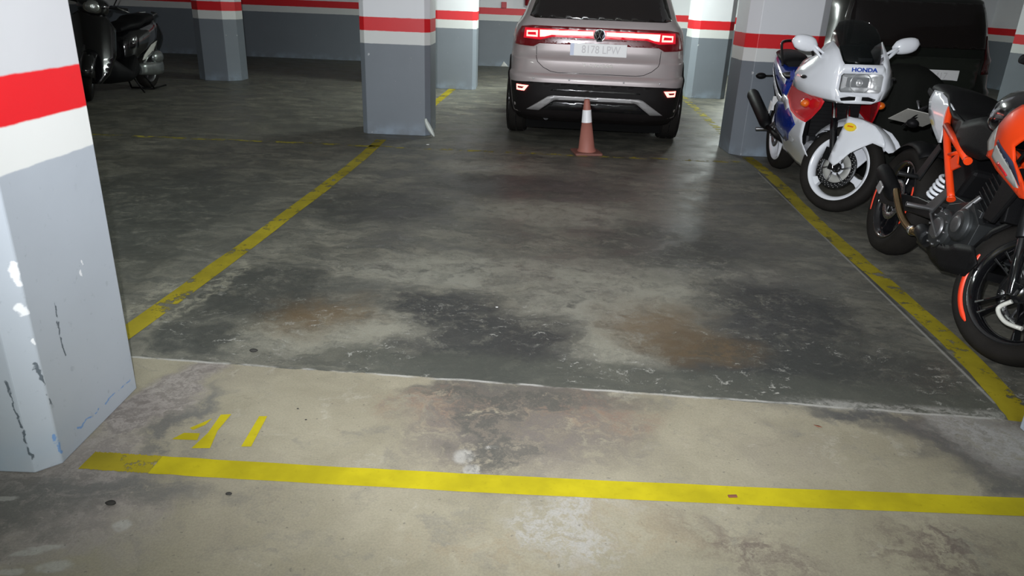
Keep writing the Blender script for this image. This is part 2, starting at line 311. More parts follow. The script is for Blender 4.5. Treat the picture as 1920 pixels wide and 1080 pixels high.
    def build(s, name, mats, parent=None, bevel=0., sub=0, loc=None, rot=None, label=None, wn=True):
        me = bpy.data.meshes.new(name); me.from_pydata(s.v, [], s.f)
        for x in (mats if isinstance(mats, (list, tuple)) else [mats]): me.materials.append(M_[x] if isinstance(x, str) else x)
        for i, p in enumerate(me.polygons): p.material_index = s.m[i]; p.use_smooth = s.sm[i]
        bm = bmesh.new(); bm.from_mesh(me); bmesh.ops.remove_doubles(bm, verts=bm.verts, dist=.00005); bmesh.ops.recalc_face_normals(bm, faces=bm.faces); bm.to_mesh(me); bm.free()
        o = bpy.data.objects.new(name, me); C.objects.link(o)
        if parent: o.parent = parent
        if loc: o.location = loc
        if rot: o.rotation_euler = rot
        if bevel:
            b = o.modifiers.new('bevel', 'BEVEL'); b.width = bevel; b.segments = 2; b.limit_method = 'ANGLE'; b.angle_limit = R_(38)
        if sub:
            b = o.modifiers.new('sub', 'SUBSURF'); b.levels = sub; b.render_levels = sub
        if label: o['label'] = label
        return o

def tag(o, label=None, cat=None, group=None, kind=None):
    if label: o['label'] = label
    if cat: o['category'] = cat
    if group: o['group'] = group
    if kind: o['kind'] = kind
    return o
def empty(name, loc, rz=0., lean=0.):
    o = bpy.data.objects.new(name, None); C.objects.link(o); o.location = loc; o.empty_display_size = .1
    o.rotation_mode = 'XYZ'; o.matrix_world = Matrix.Translation(loc) @ Matrix.Rotation(rz, 4, 'Z') @ Matrix.Rotation(lean, 4, 'X'); return o
def text(s, size, M, m, parent, name='lettering', ext=.0012, shear=0., width=1., bold=0., align='CENTER'):
    c = bpy.data.curves.new(name, 'FONT'); c.body = s; c.size = size; c.extrude = ext; c.shear = shear; c.offset = bold; c.align_x = align; c.align_y = 'CENTER'
    c.materials.append(M_[m]); t = bpy.data.objects.new(name, c); C.objects.link(t)
    dg = bpy.context.evaluated_depsgraph_get(); me = bpy.data.meshes.new_from_object(t.evaluated_get(dg)); bpy.data.objects.remove(t)
    me.transform(M @ Matrix.Diagonal((width, 1, 1, 1))); me.name = name
    o = bpy.data.objects.new(name, me); C.objects.link(o)
    if parent: o.parent = parent
    return o
def frame(o, xa, ya):
    xa = Vector(xa).normalized(); za = xa.cross(Vector(ya)).normalized(); ya = za.cross(xa); M = Matrix((xa, ya, za)).transposed().to_4x4(); M.translation = o; return M
def smooth_path(P, n=6):
    P = [Vector(p) for p in P]; Q = [P[0]] + P + [P[-1]]; out = []
    for i in range(1, len(Q) - 2):
        for k in range(n):
            t = k / n; a, b, c, d = Q[i - 1], Q[i], Q[i + 1], Q[i + 2]
            out.append(.5 * ((2 * b) + (c - a) * t + (2 * a - 5 * b + 4 * c - d) * t * t + (-a + 3 * b - 3 * c + d) * t ** 3))
    return out + [P[-1]]

# ------------------------------------------------------------------ structure
WX0, WX1, WY0, WY1, CZ = -8.6, 9.0, -4.5, 15.0, 2.45
jy = lambda x: JOINT[0][1] + (x - JOINT[0][0]) * (JOINT[1][1] - JOINT[0][1]) / (JOINT[1][0] - JOINT[0][0])
fa, fb = WX0 - .3, WX1 + .3; jl = [(fa, jy(fa))]; rnd = random.Random(5)      # the two slabs meet along a slightly ragged joint
for k in range(1, 340): x_ = -2.2 + 5. * k / 340; jl.append((x_, jy(x_) + rnd.uniform(-.0035, .0035) + .006 * math.sin(x_ * 5) * math.sin(x_ * 2.3)))
jl.append((fb, jy(fb))); fv = [(x_, y_, 0) for x_, y_ in jl]; n_ = len(fv)
fo = MB().add([(fa, WY0 - .3, 0), (fb, WY0 - .3, 0)] + fv, [tuple([0, 1] + list(range(n_ + 1, 1, -1)))], 0, False).add(fv + [(fb, WY1 + .3, 0), (fa, WY1 + .3, 0)], [tuple(range(n_ + 2))], 1, False)
floor = fo.build('floor', [floor_material(False), floor_material(True)]); tag(floor, kind='structure')
ce = MB().box(((WX0 + WX1) / 2, (WY0 + WY1) / 2, CZ + .1), (WX1 - WX0 + .6, WY1 - WY0 + .6, .2)); tag(ce.build('ceiling', mat('ceiling_paint', (.62, .63, .63), .8, bump=.2, bscale=8)), kind='structure')
wall_paint = garage_paint('wall_paint', wear=.4)
for nm, c, d in (('wall_back', ((WX0 + WX1) / 2, WY1 + .15, CZ / 2), (WX1 - WX0 + .6, .3, CZ)), ('wall_front', ((WX0 + WX1) / 2, WY0 - .15, CZ / 2), (WX1 - WX0 + .6, .3, CZ)),
                 ('wall_left', (WX0 - .15, (WY0 + WY1) / 2, CZ / 2), (.3, WY1 - WY0, CZ)), ('wall_right', (WX1 + .15, (WY0 + WY1) / 2, CZ / 2), (.3, WY1 - WY0, CZ))):
    tag(MB().box(c, d).build(nm, wall_paint), kind='structure')
# round-edged concrete pillars: (x0,x1,y0,y1)
def pillar(x0, x1, y0, y1, label, m, ch=.035, rot=0.):
    w, d = x1 - x0, y1 - y0; pts = [(ch, 0), (w - ch, 0), (w, ch), (w, d - ch), (w - ch, d), (ch, d), (0, d - ch), (0, ch)]
    o = MB().prism(pts, 0, CZ, axis='z').build('pillar', m, loc=(x0, y0, 0), rot=(0, 0, rot), bevel=.004); tag(o, label, kind='structure'); return o
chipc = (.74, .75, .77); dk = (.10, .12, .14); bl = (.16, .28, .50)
flashlit_paint = garage_paint('flashlit_pillar_paint', wear=.0, white=.70, grey=(.385, .42, .465), marks=[  # same paint as the other pillars, close flash put into its grey and white
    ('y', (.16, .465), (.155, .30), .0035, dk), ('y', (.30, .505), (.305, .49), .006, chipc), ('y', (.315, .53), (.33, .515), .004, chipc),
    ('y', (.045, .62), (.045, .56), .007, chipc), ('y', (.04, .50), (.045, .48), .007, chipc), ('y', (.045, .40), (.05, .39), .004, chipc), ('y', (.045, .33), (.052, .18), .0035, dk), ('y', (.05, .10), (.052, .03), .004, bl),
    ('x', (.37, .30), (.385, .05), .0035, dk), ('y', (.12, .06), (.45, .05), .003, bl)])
pp = garage_paint('pillar_paint', wear=.5)
pillar(-1.72, -1.284, 1.705, 2.241, 'wide near pillar at the left edge with scratched grey lower half', flashlit_paint, .05)
pillar(-1.527, -.862, 7.175, 7.72, 'grey, white and red pillar between the left bay line and the car', pp, .05)
pillar(-1.40, -.655, 11.02, 11.6, 'pillar behind the middle pillar with a brightly lit right edge', pp, .05)
pillar(-4.72, -4.10, 10.9, 11.45, 'shaded pillar behind the parked scooter', pp, .14)
pillar(2.46, 3.05, 11.1, 11.65, 'far pillar right of the car with a brightly lit left edge', pp, .08)
pillar(1.99, 2.70, 6.8, 7.35, 'pillar behind the white sport motorcycle', pp, .09)
pillar(1.757, 2.25, 1.64, 2.175, 'near pillar at the right edge, only its foot in view', flashlit_paint, .012)
pillar(6.62, 7.3, 9.9, 10.5, 'pillar at the right behind the orange motorcycle', pp, .05)

# painted lines lie on the floor: parts of it
yel = (.40, .335, .006); yel_near = line_paint('yellow_paint', yel, 1.0, 5); yel_far = line_paint('worn_yellow_paint', (.29, .235, .012), .76, 7); yel_faint = line_paint('faint_yellow_paint', (.36, .31, .05), .62, 8)
def strip(pts, wd, m, z=.0012, name='painted_line', wob=.004, taper=None):
    P = smooth_path([(x, y, z) for x, y in pts], 10) if len(pts) > 2 else [Vector((*pts[0], z)).lerp(Vector((*pts[1], z)), k / 60) for k in range(61)]
    vs = []; rnd = random.Random(len(pts) + int(abs(pts[0][0] * 100)))
    for i, p in enumerate(P):
        t = (P[min(i + 1, len(P) - 1)] - P[max(0, i - 1)]).normalized(); n = Vector((-t.y, t.x, 0))
        vs += [p + n * (wd / 2 + rnd.uniform(-wob, wob)), p - n * (wd / 2 + rnd.uniform(-wob, wob))]
    return MB().add(vs, [(2 * i, 2 * i + 1, 2 * i + 3, 2 * i + 2) for i in range(len(P) - 1)], sm=False).build(name, m, floor)
strip([(-1.225, 1.775), (-1.02, 1.766)], .084, yel_far, wob=.003)['label'] = 'dirty worn end of the yellow front line'
strip([(-1.02, 1.766), (-.47, 1.748), (.515, 1.732), (2.1, 1.730)], .084, yel_near, wob=.0015)['label'] = 'bright yellow line across the front of the bay'
strip([(-1.62, 2.42), (-1.53, 2.70), (-1.33, 5.51), (-1.29, 6.9)], .095, yel_far)['label'] = 'worn yellow line on the left of the bay'
strip([(-1.09, 9.2), (-.90, 12.9)], .10, yel_far)['label'] = 'yellow line beside the car on its left'
strip([(1.80, 2.2), (1.895, 2.85), (1.978, 4.54), (2.10, 5.85), (2.13, 6.75)], .102, yel_far)['label'] = 'worn yellow line on the right of the bay'
strip([(2.21, 7.6), (2.365, 10.1), (2.55, 13.0)], .10, yel_faint)['label'] = 'faint yellow line on the right of the car'
strip([(-5.2, 6.60), (-3.5, 6.585), (-1.98, 6.58), (-.07, 6.53), (1.29, 6.51), (2.0, 6.5)], .075, yel_faint)['label'] = 'faint yellow line across the back of the bay'
num = MB()
def quad(b, pts): b.add([(x, y, .0013) for x, y in pts], [tuple(range(len(pts)))], sm=False)
n4, n1 = MB(), MB()
quad(n4, [(-0.937, 2.045), (-0.904, 2.051), (-0.911, 1.952), (-0.897, 1.857), (-0.952, 1.853), (-0.936, 1.938)]); quad(n4, [(-1.031, 1.896), (-1.009, 1.933), (-0.959, 1.934), (-0.952, 1.896)]); quad(n4, [(-1.003, 1.961), (-0.955, 2.021), (-0.962, 1.982), (-0.988, 1.950)])
quad(n1, [(-0.811, 2.045), (-0.785, 2.047), (-0.778, 1.874), (-0.808, 1.872)])
n4.build('stencilled_digit', yel_near, floor)['label'] = 'yellow stencilled digit 4'; n1.build('stencilled_digit', yel_near, floor)['label'] = 'yellow stencilled digit 1'

# ceiling tube lights: above the aisle behind the car, and unseen ones added near the camera for ambient light
tube_m = mat('tube_glow', (.9, .9, .9), .5, emis=(.93, 1., .95), es=14)
def tube_light(x, y, watts, label, rz=0., ln=1.3):
    t = empty('ceiling_light', (x, y, CZ - .002), rz); tag(t, label, 'ceiling light', 'fluorescent lights on the ceiling')
    MB().box((0, 0, -.03), (.12, ln, .06)).build('housing', mat('lamp_housing', (.7, .7, .7), .5), t, bevel=.006)
    MB().tube([(0, -ln / 2 + .04, -.085), (0, ln / 2 - .04, -.085)], .014).build('tube', tube_m, t)
    l = light('tube_glow_light', 'AREA', (0, 0, -.11), watts, (.90, 1., .95), size=.10, size_y=ln); l.parent = t
tube_light(.9, 10.2, TUBE_BACK, 'fluorescent tube above the parked silver car', R_(90)); tube_light(3.6, 12.5, TUBE_BACK * .5, 'fluorescent tube above the aisle to the right of the silver car')
tube_light(0.3, -1.6, TUBE_AMBIENT, 'unseen fluorescent tube added behind the photographer for ambient light', R_(90)); tube_light(-3.2, 3.4, TUBE_AMBIENT * .35, 'unseen fluorescent tube added left of the near pillar for ambient light', R_(90))
#BIKES
# ------------------------------------------------------------------ two-wheelers
# bike frames: x forward, y to the bike's left, z up, origin where the rear tyre meets the floor
def Ry(a): return Matrix.Rotation(a, 4, 'Y')
def T_(v): return Matrix.Translation(v)
def steer(wb, zc, rake, off, ang):
    ax = Vector((-math.sin(R_(rake)), 0, math.cos(R_(rake)))); p = Vector((wb - off * math.cos(R_(rake)), 0, zc - off * math.sin(R_(rake))))
    return T_(p) @ Matrix.Rotation(R_(ang), 4, ax) @ T_(-p), ax
def tyre(parent, name, c, R, w, r, S=None, m='rubber', label=None):
    h = R - r; b = MB()
    prof = [(r - .006, -w * .36), (r + h * .25, -w * .46), (r + h * .55, -w * .5), (r + h * .8, -w * .40), (R - .006, -w * .22), (R, 0), (R - .006, w * .22), (r + h * .8, w * .40), (r + h * .55, w * .5), (r + h * .25, w * .46), (r - .006, w * .36)]
    b.lathe(prof, c, 72, closed_prof=True)
    if S is not None: b.xf(S)
    return b.build(name, m, parent, label=label)
def rim(parent, c, r, w, m, spokes, sw, S=None, hub=.045, pair=False, a0=0., dish=.0, label=None, lip=.0, ring=.026):
    b = MB(); q = w * .40
    b.lathe([(r + lip, -q), (r - .008, -q - .002), (r - ring, -q * .8), (r - ring - .006, -q * .5), (r - ring - .010, 0), (r - ring - .006, q * .5), (r - ring, q * .8), (r - .008, q + .002), (r + lip, q), (r - .004, q * .8), (r - .012, 0), (r - .004, -q * .8)], c, 72, closed_prof=True)
    b.lathe([(.0, -q * .9), (hub, -q * .9), (hub, q * .9), (0, q * .9)], c, 28)
    for k in range(spokes):
        for d in ((-7, 7) if pair else (0,)):
            a = R_(a0 + 360 / spokes * k); ad = a + R_(d)
            p0 = Vector((math.cos(a + R_(d * 2.2)) * hub * .8, 0, math.sin(a + R_(d * 2.2)) * hub * .8)); p1 = Vector((math.cos(ad) * (r - ring), 0, math.sin(ad) * (r - ring)))
            u = (p1 - p0).normalized(); n = Vector((-u.z, 0, u.x)); rings = []
            for t, ww, tt in ((0, sw * .75, q * .75), (.35, sw * .5, q * .5), (.75, sw * .5, q * .45), (1, sw * .85, q * .55)):
                p = p0.lerp(p1, t) + Vector(c); hw = n * ww
                rings.append([p + hw * .5 + Vector((0, -tt, 0)), p + hw * .5 + Vector((0, tt, 0)), p - hw * .5 + Vector((0, tt, 0)), p - hw * .5 + Vector((0, -tt, 0))])
            b.loft(rings, True, True, sm=False)
    if S is not None: b.xf(S)
    return b.build('rim', m, parent, bevel=.003, label=label)
def disc(parent, c, R, r, y, S=None, holes=26, name='brake_disc', col='steel', hc='gloss_black'):
    b = MB(); c2 = (c[0], c[1] + y, c[2]); b.lathe([(r, -.002), (R, -.002), (R, .002), (r, .002)], c2, 60, closed_prof=True)
    for k in range(holes):
        for j, rr in enumerate((r + (R - r) * .22, r + (R - r) * .5, r + (R - r) * .78)):
            a = 2 * math.pi * (k + j * .33) / holes; b.lathe([(0, -.0026), (.0032, -.0026), (.0032, .0026), (0, .0026)], (c2[0] + rr * math.cos(a), c2[1], c2[2] + rr * math.sin(a)), 6, m=1)
    for k in range(6):
        a = 2 * math.pi * k / 6; b.tube([(c2[0] + .04 * math.cos(a), c2[1], c2[2] + .04 * math.sin(a)), (c2[0] + (r + .004) * math.cos(a + .3), c2[1], c2[2] + (r + .004) * math.sin(a + .3))], .006, 6, m=2)
    if S is not None: b.xf(S)
    return b.build(name, [col, hc, 'alloy'], parent)
def arc_strip(b, c, r0, r1, y, a0, a1, m=0):
    n = 20; vs = []
    for k in range(n + 1):
        a = R_(a0 + (a1 - a0) * k / n); tp = min(1, min(k, n - k) / 2.5 + .35); rm = (r0 + r1) / 2; hw = (r1 - r0) / 2 * tp
        for rr in (rm - hw, rm + hw): vs += [(c[0] + rr * math.cos(a), c[1] + y, c[2] + rr * math.sin(a)), (c[0] + rr * math.cos(a), c[1] + y + (.003 if y < 0 else -.003), c[2] + rr * math.sin(a))]
    fs = []
    for k in range(n):
        i = 4 * k; fs += [(i, i + 2, i + 6, i + 4), (i + 1, i + 5, i + 7, i + 3), (i, i + 4, i + 5, i + 1), (i + 2, i + 3, i + 7, i + 6)]
    b.add(vs, fs, m)
def mirror_sym(pts): return pts

# ================= white sport motorcycle
def sport_bike():
    t = empty('sport_motorcycle', (2.274, 6.313, 0), R_(-90 - 3.2), 0); t.rotation_euler = (R_(.6), 0, R_(-93.2))
    tag(t, 'white, red and blue sport motorcycle with a full fairing and white wheels', 'motorcycle')
    wb = 1.36; S, ax = steer(wb, .295, 25, .03, 40); fc = (wb, 0, .295)
    fw = tyre(t, 'front_wheel', fc, .296, .10, .2225, S); rim(fw, fc, .2225, .10, 'white_gloss', 3, .085, S, .05, a0=-17, ring=.024)
    dm = disc(fw, fc, .142, .105, -.052, S, 26, 'brake_disc', 'dark_metal', 'silver_trim')
    b = MB(); b.lathe([(0, -.066), (.022, -.066), (.034, -.058), (.034, -.04), (0, -.04)], fc, 20); b.lathe([(0, -.074), (.009, -.074), (.009, -.06), (0, -.06)], fc, 8)
    b.xf(S).build('axle_nut', 'gloss_black', fw)
    b = MB()
    b.lathe([(.05, -.046), (.078, -.05), (.102, -.052), (.102, -.046), (.05, -.04)], fc, 40, closed_prof=True); b.xf(S).build('disc_carrier', 'grey_plastic', fw, label='pale grey disc carrier')
    rw = tyre(t, 'rear_wheel', (0, 0, .30), .30, .14, .2225); rim(rw, (0, 0, .30), .2225, .14, 'white_gloss', 3, .08, None, .05, a0=30)
    # fork legs: lower legs, chrome stanchions
    for s in (-1, 1):
        y = .088 * s; p0 = Vector((wb - .01, y, .295)); p1 = p0 + ax * .33; p2 = p0 + ax * .64
        b = MB(); b.tube([p0 - ax * .02, p0 + ax * .1, p1], [.020, .024, .024], 14).tube([p1, p2], .0165, 14, m=1).box(p0, (.05, .03, .05)); b.xf(S).build('fork_leg', ['gloss_black', 'chrome'], t, bevel=.003)
    b = MB(); b.box((wb - .085, -.072, .365), (.05, .045, .085), m=0).box((wb - .055, -.07, .385), (.03, .03, .06)).tube([(wb - .07, -.075, .40), (wb - .08, -.09, .48), (wb - .12, -.09, .60)], .005, 8)
    b.xf(S).build('brake_caliper', 'gloss_black', t, bevel=.005)
    # deep front fender with side plates
    def U(a, R, hw, n=9):
        return [(fc[0] + (R - .035 * abs(2 * k / (n - 1) - 1) ** 3) * math.cos(R_(a)), hw * (2 * k / (n - 1) - 1), fc[2] + (R - .035 * abs(2 * k / (n - 1) - 1) ** 3) * math.sin(R_(a))) for k in range(n)]
    b = MB(); rings = []
    for a, R, hw in ((33, .375, .03), (36, .37, .065), (44, .365, .085), (56, .360, .098), (70, .356, .105), (90, .352, .108), (104, .344, .104), (120, .336, .085), (138, .328, .066), (148, .325, .055)): rings.append(U(a, R, hw))
    b.loft(rings, False, False)
    pl = [(-.045, .335), (-.045, .03), (.012, .005), (.035, .03), (.085, .115), (.15, .175), (.20, .215), (.29, .205), (.275, .24), (.24, .275), (.17, .318), (.07, .337)]
    for s in (-1, 1):
        def fn(u, v, o, s=s): return (fc[0] + u, s * (.108 + .012 * (1 - min(1, abs(u - .05) / .25)) * max(0, min(1, (.36 - v) * 5)) - o), fc[2] + v)
        b.sheet(pl, fn, .04, .004)
    fd = b.xf(S).build('front_fender', 'white_gloss', t)
    b = MB(); b.prism([(fc[0] + .010 + .042 * math.cos(a), fc[2] + .272 + .027 * math.sin(a)) for a in [2 * math.pi * k / 24 for k in range(24)]], -.112, -.124)
    b.prism([(fc[0] - .012, fc[2] + .270), (fc[0] + .034, fc[2] + .274), (fc[0] + .034, fc[2] + .281), (fc[0] - .006, fc[2] + .280)], -.124, -.1245, 1)
    b.xf(S).build('sticker', ['yellow_sticker', 'amber'], fd, label='oval yellow sticker')
    # nose fairing
    secs = [(1.455, [(.085, .742), (.140, .768), (.155, .83), (.152, .91), (.138, .962), (.120, .985)]),
            (1.435, [(.10, .738), (.160, .764), (.178, .83), (.176, .92), (.158, .98), (.130, 1.005)]),
            (1.36, [(.13, .735), (.210, .768), (.228, .84), (.215, .94), (.180, 1.03), (.140, 1.07)]),
            (1.27, [(.17, .733), (.262, .775), (.282, .85), (.258, .94), (.205, 1.03), (.158, 1.118)]),
            (1.15, [(.20, .742), (.298, .79), (.318, .86), (.285, .935), (.225, 1.0), (.165, 1.085)]),
            (1.02, [(.21, .760), (.290, .80), (.305, .86), (.275, .925), (.215, .975), (.165, 1.0)]),
            (.86, [(.20, .79), (.235, .815), (.245, .86), (.225, .91), (.19, .945), (.155, .96)]),
            (.78, [(.16, .80), (.185, .82), (.195, .86), (.18, .90), (.16, .925), (.14, .935)])]
    b = MB()
    for s in (-1, 1): b.loft([[(x, s * y, z) for y, z in P] for x, P in secs], False, False)
    P0 = secs[0][1]; n = len(P0)
    # front face around the headlamp opening (outer loop - inner loop)
    outer = [(-y, z) for y, z in P0] + [(y, z) for y, z in reversed(P0)]
    lamp = [(-.118, .812), (-.130, .826), (-.130, .915), (-.118, .928), (.118, .928), (.130, .915), (.130, .826), (.118, .812)]
    bm = bmesh.new()
    def loop(pts): vs = [bm.verts.new((0, u, v)) for u, v in pts]; return [bm.edges.new((vs[i], vs[(i + 1) % len(vs)])) for i in range(len(vs))]
    slot = [[(-.105, .757), (-.115, .775), (-.06, .787), (-.02, .787), (-.02, .763)], [(.105, .757), (.115, .772), (.06, .787), (.02, .787), (.02, .763)]]
    es = loop(outer) + loop(lamp) + sum([loop(q) for q in slot], [])
    bmesh.ops.triangle_fill(bm, edges=es, use_beauty=True, use_dissolve=False); bm.verts.index_update()
    b.add([(1.455 + .018 * (1 - min(1, abs(v.co.y) / .15) ** 2), v.co.y, v.co.z) for v in bm.verts], [[v.index for v in f.verts] for f in bm.faces]); bm.free()
    b.build('nose_fairing', 'white_gloss', t, label='white nose fairing').modifiers.new('thick', 'SOLIDIFY').thickness = .004
    b = MB().box((1.36, 0, .775), (.02, .26, .06)).box((1.34, 0, .87), (.02, .32, .16)); b.build('fairing_backing', 'black_plastic', t)
    # headlamp: bowl, bulb shield, glass
    b = MB(); b.prism([(u * .99, v) for u, v in lamp], 1.405, 1.41, axis='x')
    q = MB(); rings = []
    for k, (x, f) in enumerate(((1.468, 1), (1.44, .93), (1.418, .80), (1.405, .55))): rings.append([(x, u * f, .87 + (v - .87) * f) for u, v in lamp])
    q.loft(rings, True, False).ell((1.43, 0, .87), (.028, .022, .022)); hl = q.build('headlamp', mat('lamp_bowl', (.85, .85, .85), .30, 1., bump=.7, bscale=38), t)
    MB().sheet(lamp, lambda u, v, o: (1.474 + .012 * (1 - (u / .13) ** 2) - o, u * .985, v), .03, .004).build('lens', M_['headlamp'], hl)
    MB().lathe([(.062, 1.455), (.068, 1.455), (.068, 1.46), (.062, 1.46)], (0, 0, .87), 32, axis='x', closed_prof=True).build('reflector_ring', 'chrome', hl)
    # windscreen: dark foot, smoked bubble
    def scr(u, v, o):
        k = v; x = 1.462 - .10 * k - .21 * k * k; y = u * (.112 + .045 * min(1, k * 1.3) - .02 * k * k); x -= .05 * u * u; return (x - o, y, .985 + .255 * k)
    MB().sheet([(-1, 0), (-1, .5), (-.94, .8), (-.7, .97), (-.3, 1.02), (.3, 1.02), (.7, .97), (.94, .8), (1, .5), (1, 0)], scr, .14, .003).build('windscreen', 'smoke', t)
    for s in (-1, 1):
        pass
    b = MB(); b.box((1.425, .012, 1.012), (.012, .085, .022)).build('screen_sticker', mat('pale_sticker', (.30, .32, .36), .4), t, bevel=.002, rot=(0, 0, 0))
    b = MB(); b.prism([(1.18, .93), (1.38, .90), (1.36, 1.0), (1.22, 1.09)], -.10, .10); b.build('instrument_panel', 'black_plastic', t, bevel=.01)
    text('HONDA', .034, frame((1.478, 0, .953), (0, 1, 0), (-.25, 0, 1)), 'blue_ink', t, width=1.25, bold=.0012)
    # mirrors on twin stalks
    for s in (-1, 1):
        b = MB(); rings = []
        for k in range(9):
            a = -1 + 2 * k / 8; sc_ = max(.12, (1 - abs(a) ** 2.6) ** .5); rings.append([(1.25 + .035 * math.cos(q_) * sc_ - .01, s * (.325 + .085 * a), 1.095 + .012 * a + .052 * math.sin(q_) * sc_) for q_ in [2 * math.pi * j / 16 for j in range(16)]])
        b.loft(rings); mr = b.build('mirror', 'white_gloss', t)
        b = MB(); b.tube([(1.24, s * .175, 1.02), (1.25, s * .22, 1.05), (1.25, s * .275, 1.085)], [.017, .012, .02], 10, flat=.7).tube([(1.27, s * .185, .975), (1.26, s * .22, 1.015), (1.25, s * .27, 1.07)], [.018, .012, .02], 10, flat=.7); b.build('stalk', 'white_gloss', mr)
    # side fairings: red shoulder, white belly, blue flash
    def sy(x, z):
        bulge = .205 + .045 * math.exp(-((z - .55) / .2) ** 2) * math.exp(-((x - .8) / .5) ** 2); low = max(0, (.45 - z)) * .42; return bulge - low - max(0, x - 1.15) * .12 - max(0, .55 - x) * .12
    red = [(.70, .70), (.74, .80), (.86, .83), (1.10, .80), (1.30, .765), (1.38, .74), (1.35, .69), (1.26, .61), (1.20, .575), (1.05, .585), (.90, .615), (.80, .66)]
    wht = [(.70, .70), (.80, .66), (.90, .615), (1.05, .585), (1.20, .575), (1.19, .52), (1.17, .43), (1.18, .34), (1.14, .255), (1.0, .215), (.8, .215), (.55, .26), (.38, .36), (.33, .44), (.42, .55), (.56, .66)]
    blue = [(.44, .62), (.72, .655), (.93, .60), (1.05, .535), (1.0, .50), (.82, .385), (.68, .35), (.50, .41), (.38, .50)]
    patch = [(.62, .70), (.78, .68), (.86, .63), (.80, .60), (.70, .64), (.60, .645)]
    for s in (-1, 1):
        b = MB(); f0 = lambda u, v, o: (u, s * (sy(u, v) - o), v); f1 = lambda u, v, o: (u, s * (sy(u, v) + .0025 - o), v); f2 = lambda u, v, o: (u, s * (sy(u, v) + .005 - o), v)
        b.sheet(wht, f0, .05, .004, 0).sheet(red, f0, .05, .004, 1).sheet(blue, f1, .05, .002, 2).sheet(patch, f2, .05, .002, 0)
        sf = b.build('side_fairing', ['white_gloss', 'red_gloss', 'blue_gloss'], t, label='red, white and blue side fairing')
        # scoop in the belly
        MB().ell((.93, s * (sy(.93, .42) - .004), .44), (.07, .012, .05)).build('air_scoop', mat('scoop_grey', (.45, .46, .47), .3, coat=.6), sf)
        MB().ell((1.215, s * .252, .705), (.034, .03, .026)).build('turn_signal', 'amber', t)
        b = MB(); b.ell((1.195, s * .238, .705), (.034, .03, .034)).build('signal_housing', 'red_gloss', t)
        # intake slots on the nose cheeks
        MB().ell((1.22, s * .290, .88), (.045, .02, .014)).build('intake_slot', 'gloss_black', t)
        MB().ell((.50, s * .225, .855), (.0, .0, .0)) if False else None
    b = MB(); b.prism([(.40, .24), (1.12, .235), (1.17, .30), (1.1, .42), (.45, .40)], -.13, .13); b.build('belly_pan', 'white_gloss', t, bevel=.05)
    # engine mass, radiator, frame seen through the gaps
    b = MB(); b.box((.78, 0, .50), (.42, .26, .30)).box((.62, 0, .72), (.5, .2, .14)).tube([(1.0, -.08, .62), (1.08, -.07, .45), (.9, -.06, .28)], .022).tube([(1.0, .08, .62), (1.08, .07, .45), (.9, .06, .28)], .022)
    b.build('engine', 'dark_metal', t, bevel=.02)
    b = MB(); b.box((1.10, 0, .60), (.035, .32, .26))
    for k in range(9): b.box((1.12, 0, .485 + .027 * k), (.012, .31, .006))
    b.build('radiator', 'black_plastic', t)
    # tank with logo
    b = MB(); rings = []
    for x, hw, z0, z1 in ((.50, .08, .78, .86), (.56, .13, .75, .93), (.66, .165, .74, .99), (.80, .18, .74, 1.01), (.92, .17, .75, 1.0), (1.0, .12, .78, .95)):
        rings.append([(x, hw * math.cos(a) * (1 if math.sin(a) < 0 else 1), (z0 + z1) / 2 + (z1 - z0) / 2 * math.copysign(abs(math.sin(a)) ** .7, math.sin(a))) for a in [2 * math.pi * k / 24 for k in range(24)]])
    b.loft(rings).build('fuel_tank', 'white_gloss', t)
    for s in (-1, 1):
        text('RR', .085, frame((1.03, s * .3085, .865), (s * -1 * -1 if s < 0 else -1, 0, -.25 if s < 0 else .25), (0, 0, 1)), 'blue_ink', t, shear=.3, bold=.004)
    # rider and passenger seats, tail
    b = MB(); rings = []
    for x, hw, z0, z1 in ((-.02, .10, .80, .87), (.08, .13, .77, .84), (.25, .14, .76, .82), (.42, .12, .77, .84), (.52, .08, .79, .87)):
        rings.append([(x, hw * math.cos(a), (z0 + z1) / 2 + (z1 - z0) / 2 * math.sin(a)) for a in [2 * math.pi * k / 18 for k in range(18)]])
    b.loft(rings).build('rider_seat', 'seat_vinyl', t)
    b = MB(); rings = []
    for x, hw, z0, z1 in ((-.33, .05, .93, .965), (-.25, .10, .91, .975), (-.10, .12, .88, .96), (.03, .11, .85, .93), (.07, .08, .84, .90)):
        rings.append([(x, hw * math.cos(a), (z0 + z1) / 2 + (z1 - z0) / 2 * math.sin(a)) for a in [2 * math.pi * k / 18 for k in range(18)]])
    b.loft(rings).build('passenger_seat', 'seat_vinyl', t)
    b = MB(); rings = []
    tail = ((.42, .150, .58, .78), (.30, .155, .60, .80), (.12, .150, .66, .84), (-.05, .135, .72, .89), (-.20, .115, .79, .925), (-.33, .08, .85, .945), (-.37, .05, .87, .93))
    for x, hw, z0, z1 in tail: rings.append([(x, hw * math.copysign(abs(math.cos(a)) ** .6, math.cos(a)), (z0 + z1) / 2 + (z1 - z0) / 2 * math.copysign(abs(math.sin(a)) ** .8, math.sin(a))) for a in [2 * math.pi * k / 24 for k in range(24)]])
    tl = b.loft(rings).build('tail_cowl', 'blue_gloss', t, label='blue tail cowl')
    def ty(x):
        for i in range(len(tail) - 1):
            a, c = tail[i + 1], tail[i]
            if a[0] <= x <= c[0]: k = (x - a[0]) / (c[0] - a[0]); return a[1] + (c[1] - a[1]) * k
        return tail[0][1]
